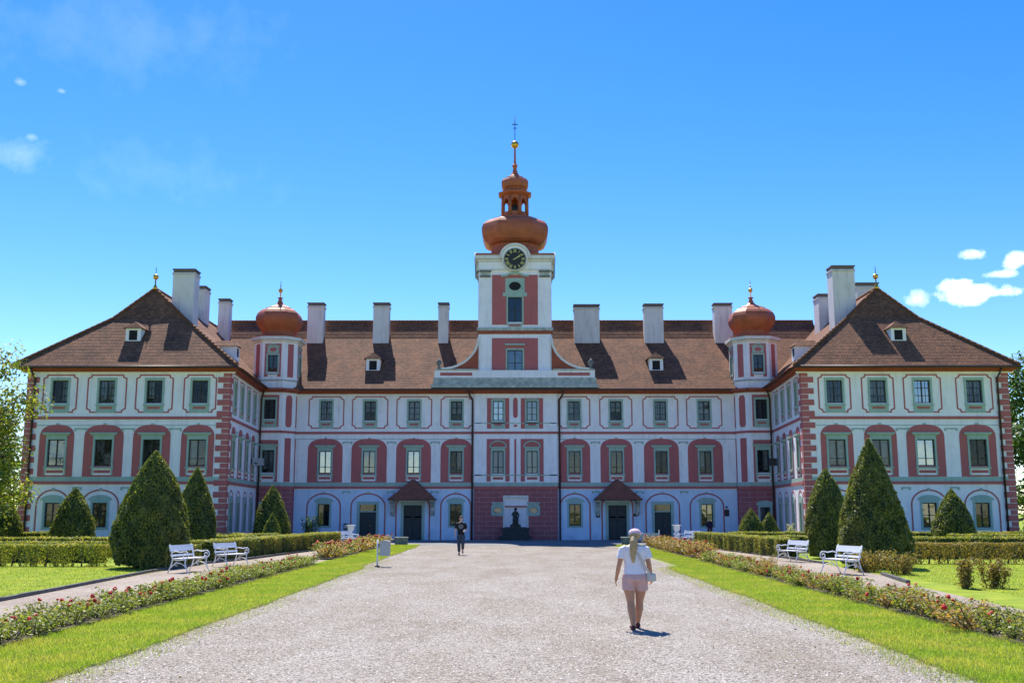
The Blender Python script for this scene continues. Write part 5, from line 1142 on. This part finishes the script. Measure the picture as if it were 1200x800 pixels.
SHOE = mat('dark_red_shoe', (.09, .025, .03), .6, .2, 10); SHOEK = mat('black_shoe', (.02, .02, .02), .6, .2, 10); BAG = mat('cream_bag', (.55, .50, .44), .6, .08, 8); CAPM2 = mat('pink_white_cap', (.80, .74, .76), .8, .1, 34, col2=(.60, .22, .30)); GREY = mat('grey_print', (.32, .34, .34), .8, .1, 20); WHITEP = mat('white_paper', (.8, .8, .8), .7, .05, 5)
def face_parts(parent, hz, y, s, hairm, skin):
    """eyes, brows and mouth on the +y side of the head; s = facing sign"""
    M = MB()
    for sx in (-1, 1): M.sphere((sx*.031, y+s*.083, hz+.004), .011, WHITEP, 8, 6); M.sphere((sx*.031, y+s*.092, hz+.004), .0055, IRON, 6, 5)
    sub(M.build('eyes'), parent); M = MB()
    for sx in (-1, 1): M.tube([(sx*.016, y+s*.094, hz+.026), (sx*.045, y+s*.086, hz+.028)], .004, hairm, 5)
    M.tube([(-.022, y+s*.088, hz-.058), (0, y+s*.094, hz-.056), (.022, y+s*.088, hz-.058)], .0045, BLOOM2, 6); sub(M.build('brows_and_mouth'), parent)
def head_parts(cx_, cy_, cz_, s, w_=.074):
    P_ = [('s', (cx_, cy_-s*.012, cz_+.022), (w_, .092, .098)), ('s', (cx_, cy_+s*.022, cz_-.035), (w_*.78, .066, .078)), ('s', (cx_, cy_+s*.088, cz_-.016), (.013, .018, .024))]
    for sx in (-1, 1): P_.append(('s', (cx_+sx*w_, cy_-s*.004, cz_-.006), (.012, .02, .032)))
    return P_
# woman walking away along the path
wo = empty('person', (2.04, 18.3, .008)); tag(wo, 'person walking away on the gravel in white T-shirt, pale pink shorts and pink cap', 'person')
B_ = [('l', [(.80, 0, 0, .16, .11), (.88, 0, -.01, .185, .13), (.98, 0, 0, .155, .11), (1.08, 0, .005, .135, .10), (1.2, 0, .01, .15, .105), (1.3, 0, .0, .165, .10), (1.37, 0, -.005, .14, .075), (1.41, 0, 0, .07, .055)]), ('t', [(0, -.005, 1.36), (.005, .01, 1.47)], [.056, .05])] + head_parts(.012, .025, 1.545, 1)
for sx in (-1, 1):
    yk_ = .06 if sx > 0 else -.03; ya_ = .14 if sx > 0 else -.13; ft = .02 if sx > 0 else 0
    ax = .048*sx+.0; B_ += [('t', [(sx*.092, -.005, .86), (sx*.09, yk_*.4, .66), (sx*.072, yk_, .46)], [.105, .088, .06]), ('t', [(sx*.072, yk_, .47), (sx*.068, yk_*.6+ya_*.3-.01, .34), (ax, ya_, .08+ft)], [.058, .062, .036]), ('t', [(ax, ya_-.03, .05+ft), (ax+sx*.01, ya_+.12, .035+ft*.4)], [.034, .03])]
    sh = (sx*.165, 0, 1.345); el = (sx*.235, -.02, 1.08) if sx < 0 else (sx*.215, -.03, 1.08); wr_ = (sx*.275, .03, .86) if sx < 0 else (sx*.255, .06, .86)
    B_ += [('t', [sh, tuple((a+b)/2 for a, b in zip(sh, el)), el], [.05, .045, .037]), ('t', [el, tuple((a+b)/2 for a, b in zip(el, wr_)), wr_], [.037, .035, .024])]
    B_ += hand(wr_, Vector(wr_)-Vector(el), sx, .3, sx > 0)
remeshed('body', B_, .0065, [SKIN], 3, wo)
t_ = [('l', [(.895, 0, -.005, .185, .135), (.98, 0, 0, .172, .125), (1.08, 0, .005, .158, .115), (1.2, 0, .01, .17, .12), (1.3, 0, .0, .186, .115), (1.37, 0, -.005, .15, .085), (1.405, 0, 0, .07, .062)])]
for sx in (-1, 1): t_.append(('t', [(sx*.12, 0, 1.355), (sx*.17, 0, 1.33), (sx*.215, -.012, 1.17)], [.055, .066, .068]))
remeshed('tshirt', t_, .009, [TEE], 3, wo)
s_ = [('l', [(.80, 0, -.012, .19, .138), (.84, 0, -.012, .195, .142), (.9, 0, -.01, .19, .135), (.935, 0, -.004, .17, .12)])]
for sx in (-1, 1): s_.append(('t', [(sx*.092, -.01, .85), (sx*.104, (.02 if sx > 0 else -.018), .64)], [.108, .097]))
remeshed('shorts', s_, .009, [SHORTS], 3, wo)
remeshed('hair', [('s', (.012, .0, 1.565), (.088, .1, .10)), ('t', [(-.01, -.085, 1.53), (-.03, -.135, 1.46), (-.045, -.14, 1.32), (-.035, -.13, 1.18), (-.03, -.125, 1.10)], [.04, .05, .045, .034, .012]), ('t', [(.0, -.09, 1.5), (.01, -.12, 1.38), (-.01, -.13, 1.22)], [.035, .035, .015])], .007, [HAIRB], 2, wo)
remeshed('cap', [('s', (.015, .018, 1.595), (.098, .112, .082)), ('l', [(1.583, .07, .105, .08, .085), (1.6, .07, .105, .075, .08)])], .007, [CAPM2], 2, wo)
face_parts(wo, 1.545, .025, 1, HAIRB, SKIN)
for sx in (-1, 1):
    ya_ = .14 if sx > 0 else -.13; M = [('t', [(.048*sx, ya_-.05, .04+(.02 if sx > 0 else 0)), (.052*sx, ya_+.04, .036), (.06*sx, ya_+.15, .033)], [.037, .040, .034])]; remeshed('shoe', M, .007, [SHOE], 2, wo)
M = MB(); st = [(-.13, .02, 1.405), (-.06, -.085, 1.38), (.03, -.128, 1.22), (.12, -.13, 1.05), (.2, -.1, .93)]
for i in range(len(st)-1):
    a, b = Vector(st[i]), Vector(st[i+1]); o_ = Vector((.018, 0, .012)); nn = Vector((0, -.006, 0)); q = [a-o_, b-o_, b+o_, a+o_]; M.face([p+nn for p in q], BAG); M.face([p-nn for p in q][::-1], BAG)
    for j in range(4): M.face([q[j]-nn, q[(j+1) % 4]-nn, q[(j+1) % 4]+nn, q[j]+nn], BAG)
bag = remeshed('shoulder_bag', [('l', [(.79, .235, -.07, .06, .045), (.81, .235, -.07, .085, .055), (.9, .23, -.07, .085, .05), (.935, .225, -.07, .07, .035)])], .008, [BAG], 1)
tag(bag, 'small cream shoulder bag at the right hip of the person in pink shorts', 'bag'); bag.location = (2.04, 18.3, .008); M.build('strap').parent = bag
wo.scale = (1.12, 1.06, 1.0); bag.location = (2.08, 18.3, .008)
# man walking towards the camera
ma = empty('person', (-2.56, 49.9, .008)); tag(ma, 'person walking on the far gravel in black T-shirt with round grey print', 'person')
B_ = [('l', [(.84, 0, 0, .15, .1), (.94, 0, 0, .165, .115), (1.06, 0, 0, .15, .105), (1.2, 0, 0, .165, .11), (1.36, 0, 0, .19, .115), (1.46, 0, 0, .17, .085), (1.51, 0, 0, .075, .06)]), ('t', [(0, 0, 1.46), (0, -.01, 1.58)], [.06, .056])] + head_parts(0, -.015, 1.665, -1, .078)
legs = []
for sx in (-1, 1):
    if sx < 0: kn, an, toe = (sx*.09, -.08, .5), (sx*.075, -.07, .09), (sx*.085, -.22, .035)
    else: kn, an, toe = (sx*.10, -.12, .52), (sx*.075, .16, .24), (sx*.085, .10, .08)
    legs.append((sx, kn, an, toe)); B_ += [('t', [(sx*.09, 0, .88), ((sx*.09+kn[0])/2, kn[1]*.5, .7), kn], [.1, .085, .062]), ('t', [kn, tuple((a*.6+b*.4) for a, b in zip(kn, an)), an], [.06, .06, .038]), ('t', [an, toe], [.038, .03])]
    sh = (sx*.185, 0, 1.44); el = (sx*.255, .02, 1.16); wr_ = (sx*.275, -.05, .93) if sx < 0 else (sx*.2, -.2, 1.12)
    B_ += [('t', [sh, el], [.056, .042]), ('t', [el, tuple((a+b)/2 for a, b in zip(el, wr_)), wr_], [.041, .039, .027])]+hand(wr_, Vector(wr_)-Vector(el), sx, .35, sx > 0)
remeshed('body', B_, .008, [SKINP], 3, ma)
t_ = [('l', [(.92, 0, 0, .175, .125), (1.06, 0, 0, .17, .122), (1.2, 0, 0, .182, .126), (1.36, 0, 0, .205, .13), (1.46, 0, 0, .18, .1), (1.5, 0, 0, .08, .07)])]
for sx in (-1, 1): t_.append(('t', [(sx*.14, 0, 1.44), (sx*.195, 0, 1.42), (sx*.24, .01, 1.22)], [.06, .07, .07]))
remeshed('tshirt', t_, .011, [BLACKT], 3, ma)
t_ = [('l', [(.8, 0, 0, .165, .115), (.88, 0, 0, .175, .125), (.96, 0, 0, .172, .122)])]
for sx, kn, an, toe in legs: t_ += [('t', [(sx*.09, 0, .88), ((sx*.09+kn[0])/2, kn[1]*.5, .7), kn, tuple(a*.15+b*.85 for a, b in zip(kn, an))], [.112, .1, .082, .066])]
remeshed('trousers', t_, .011, [JEANS], 3, ma)
for sx, kn, an, toe in legs: remeshed('shoe', [('t', [(an[0], an[1]+.05, max(.045, an[2]-.05)), toe], [.043, .038])], .008, [SHOEK], 2, ma)
remeshed('hair', [('s', (0, .008, 1.715), (.086, .098, .082)), ('s', (0, .04, 1.66), (.083, .075, .09))], .008, [HAIRD], 2, ma); face_parts(ma, 1.665, -.015, -1, HAIRD, SKINP)
M = MB()
for rr, r2 in ((.105, .085), (.06, .045), (.022, .0)):
    for i in range(24):
        a0, a1 = i*math.pi/12, (i+1)*math.pi/12; p = lambda r, a: (r*math.cos(a), -.138+.02*(abs(r*math.cos(a))/.1)**2*.6, 1.31+r*math.sin(a)); M.face([p(r2, a0), p(r2, a1), p(rr, a1), p(rr, a0)], GREY)
sub(M.build('shirt_print'), ma)
M = MB(); M.box((-.03, -.012, -.05), (.03, .012, .05), WHITEP); o = M.build('paper_cup'); 
bpy.data.objects.remove(o); M = MB(); M.lathe([(.028, 0), (.037, .1), (.037, .105), (.03, .1)], WHITEP, seg=14); M.tube([(.037, 0, .07), (.055, 0, .06), (.055, 0, .035), (.033, 0, .025)], .005, WHITEP, 6); o = M.build('paper_cup'); o.location = (-2.56+.16, 49.9-.29, 1.07); tag(o, 'white cup held in front by the person in the black T-shirt', 'cup')
# dark clad person by the wall, far right
pd = empty('person', (13.35, 73.0, .01)); tag(pd, 'slim person in dark purple clothes standing by the wall under the rightmost ground window', 'person')
DKP = mat('dark_purple_clothes', (.035, .02, .05), .85, .2, 8)
B_ = [('l', [(.78, 0, 0, .14, .1), (.9, 0, 0, .15, .11), (1.04, 0, 0, .12, .095), (1.2, 0, 0, .14, .1), (1.34, 0, 0, .155, .09), (1.41, 0, 0, .06, .05)]), ('t', [(0, 0, 1.38), (0, 0, 1.48)], [.05, .048])]+head_parts(0, 0, 1.55, -1, .07)
for sx in (-1, 1): B_ += [('t', [(sx*.08, 0, .84), (sx*.08, -.01, .46), (sx*.075, .01, .09)], [.09, .06, .038]), ('t', [(sx*.075, .02, .04), (sx*.08, -.12, .03)], [.035, .03]), ('t', [(sx*.15, 0, 1.34), (sx*.2, .02, 1.08), (sx*.18, -.1, .9)], [.045, .036, .026])]+hand((sx*.18, -.1, .9), (-.05*sx, -.4, -.6), sx)
remeshed('body', B_, .009, [SKINP], 3, pd)
t_ = [('l', [(.86, 0, 0, .165, .12), (1.04, 0, 0, .135, .11), (1.2, 0, 0, .155, .115), (1.34, 0, 0, .165, .1), (1.4, 0, 0, .065, .06)])]
for sx in (-1, 1): t_.append(('t', [(sx*.14, 0, 1.34), (sx*.2, .02, 1.08), (sx*.185, -.07, .95)], [.055, .047, .038]))
remeshed('jacket', t_, .012, [DKP], 3, pd)
remeshed('trousers', [('t', [(sx*.08, 0, .87), (sx*.08, -.01, .46), (sx*.075, .01, .1)], [.105, .075, .055]) for sx in (-1, 1)]+[('s', (0, 0, .88), (.16, .115, .1))], .012, [DKP], 3, pd)
remeshed('hair', [('s', (0, .02, 1.585), (.08, .088, .085)), ('s', (0, .05, 1.53), (.075, .06, .09))], .009, [HAIRD], 2, pd); face_parts(pd, 1.55, 0, -1, HAIRD, SKINP)
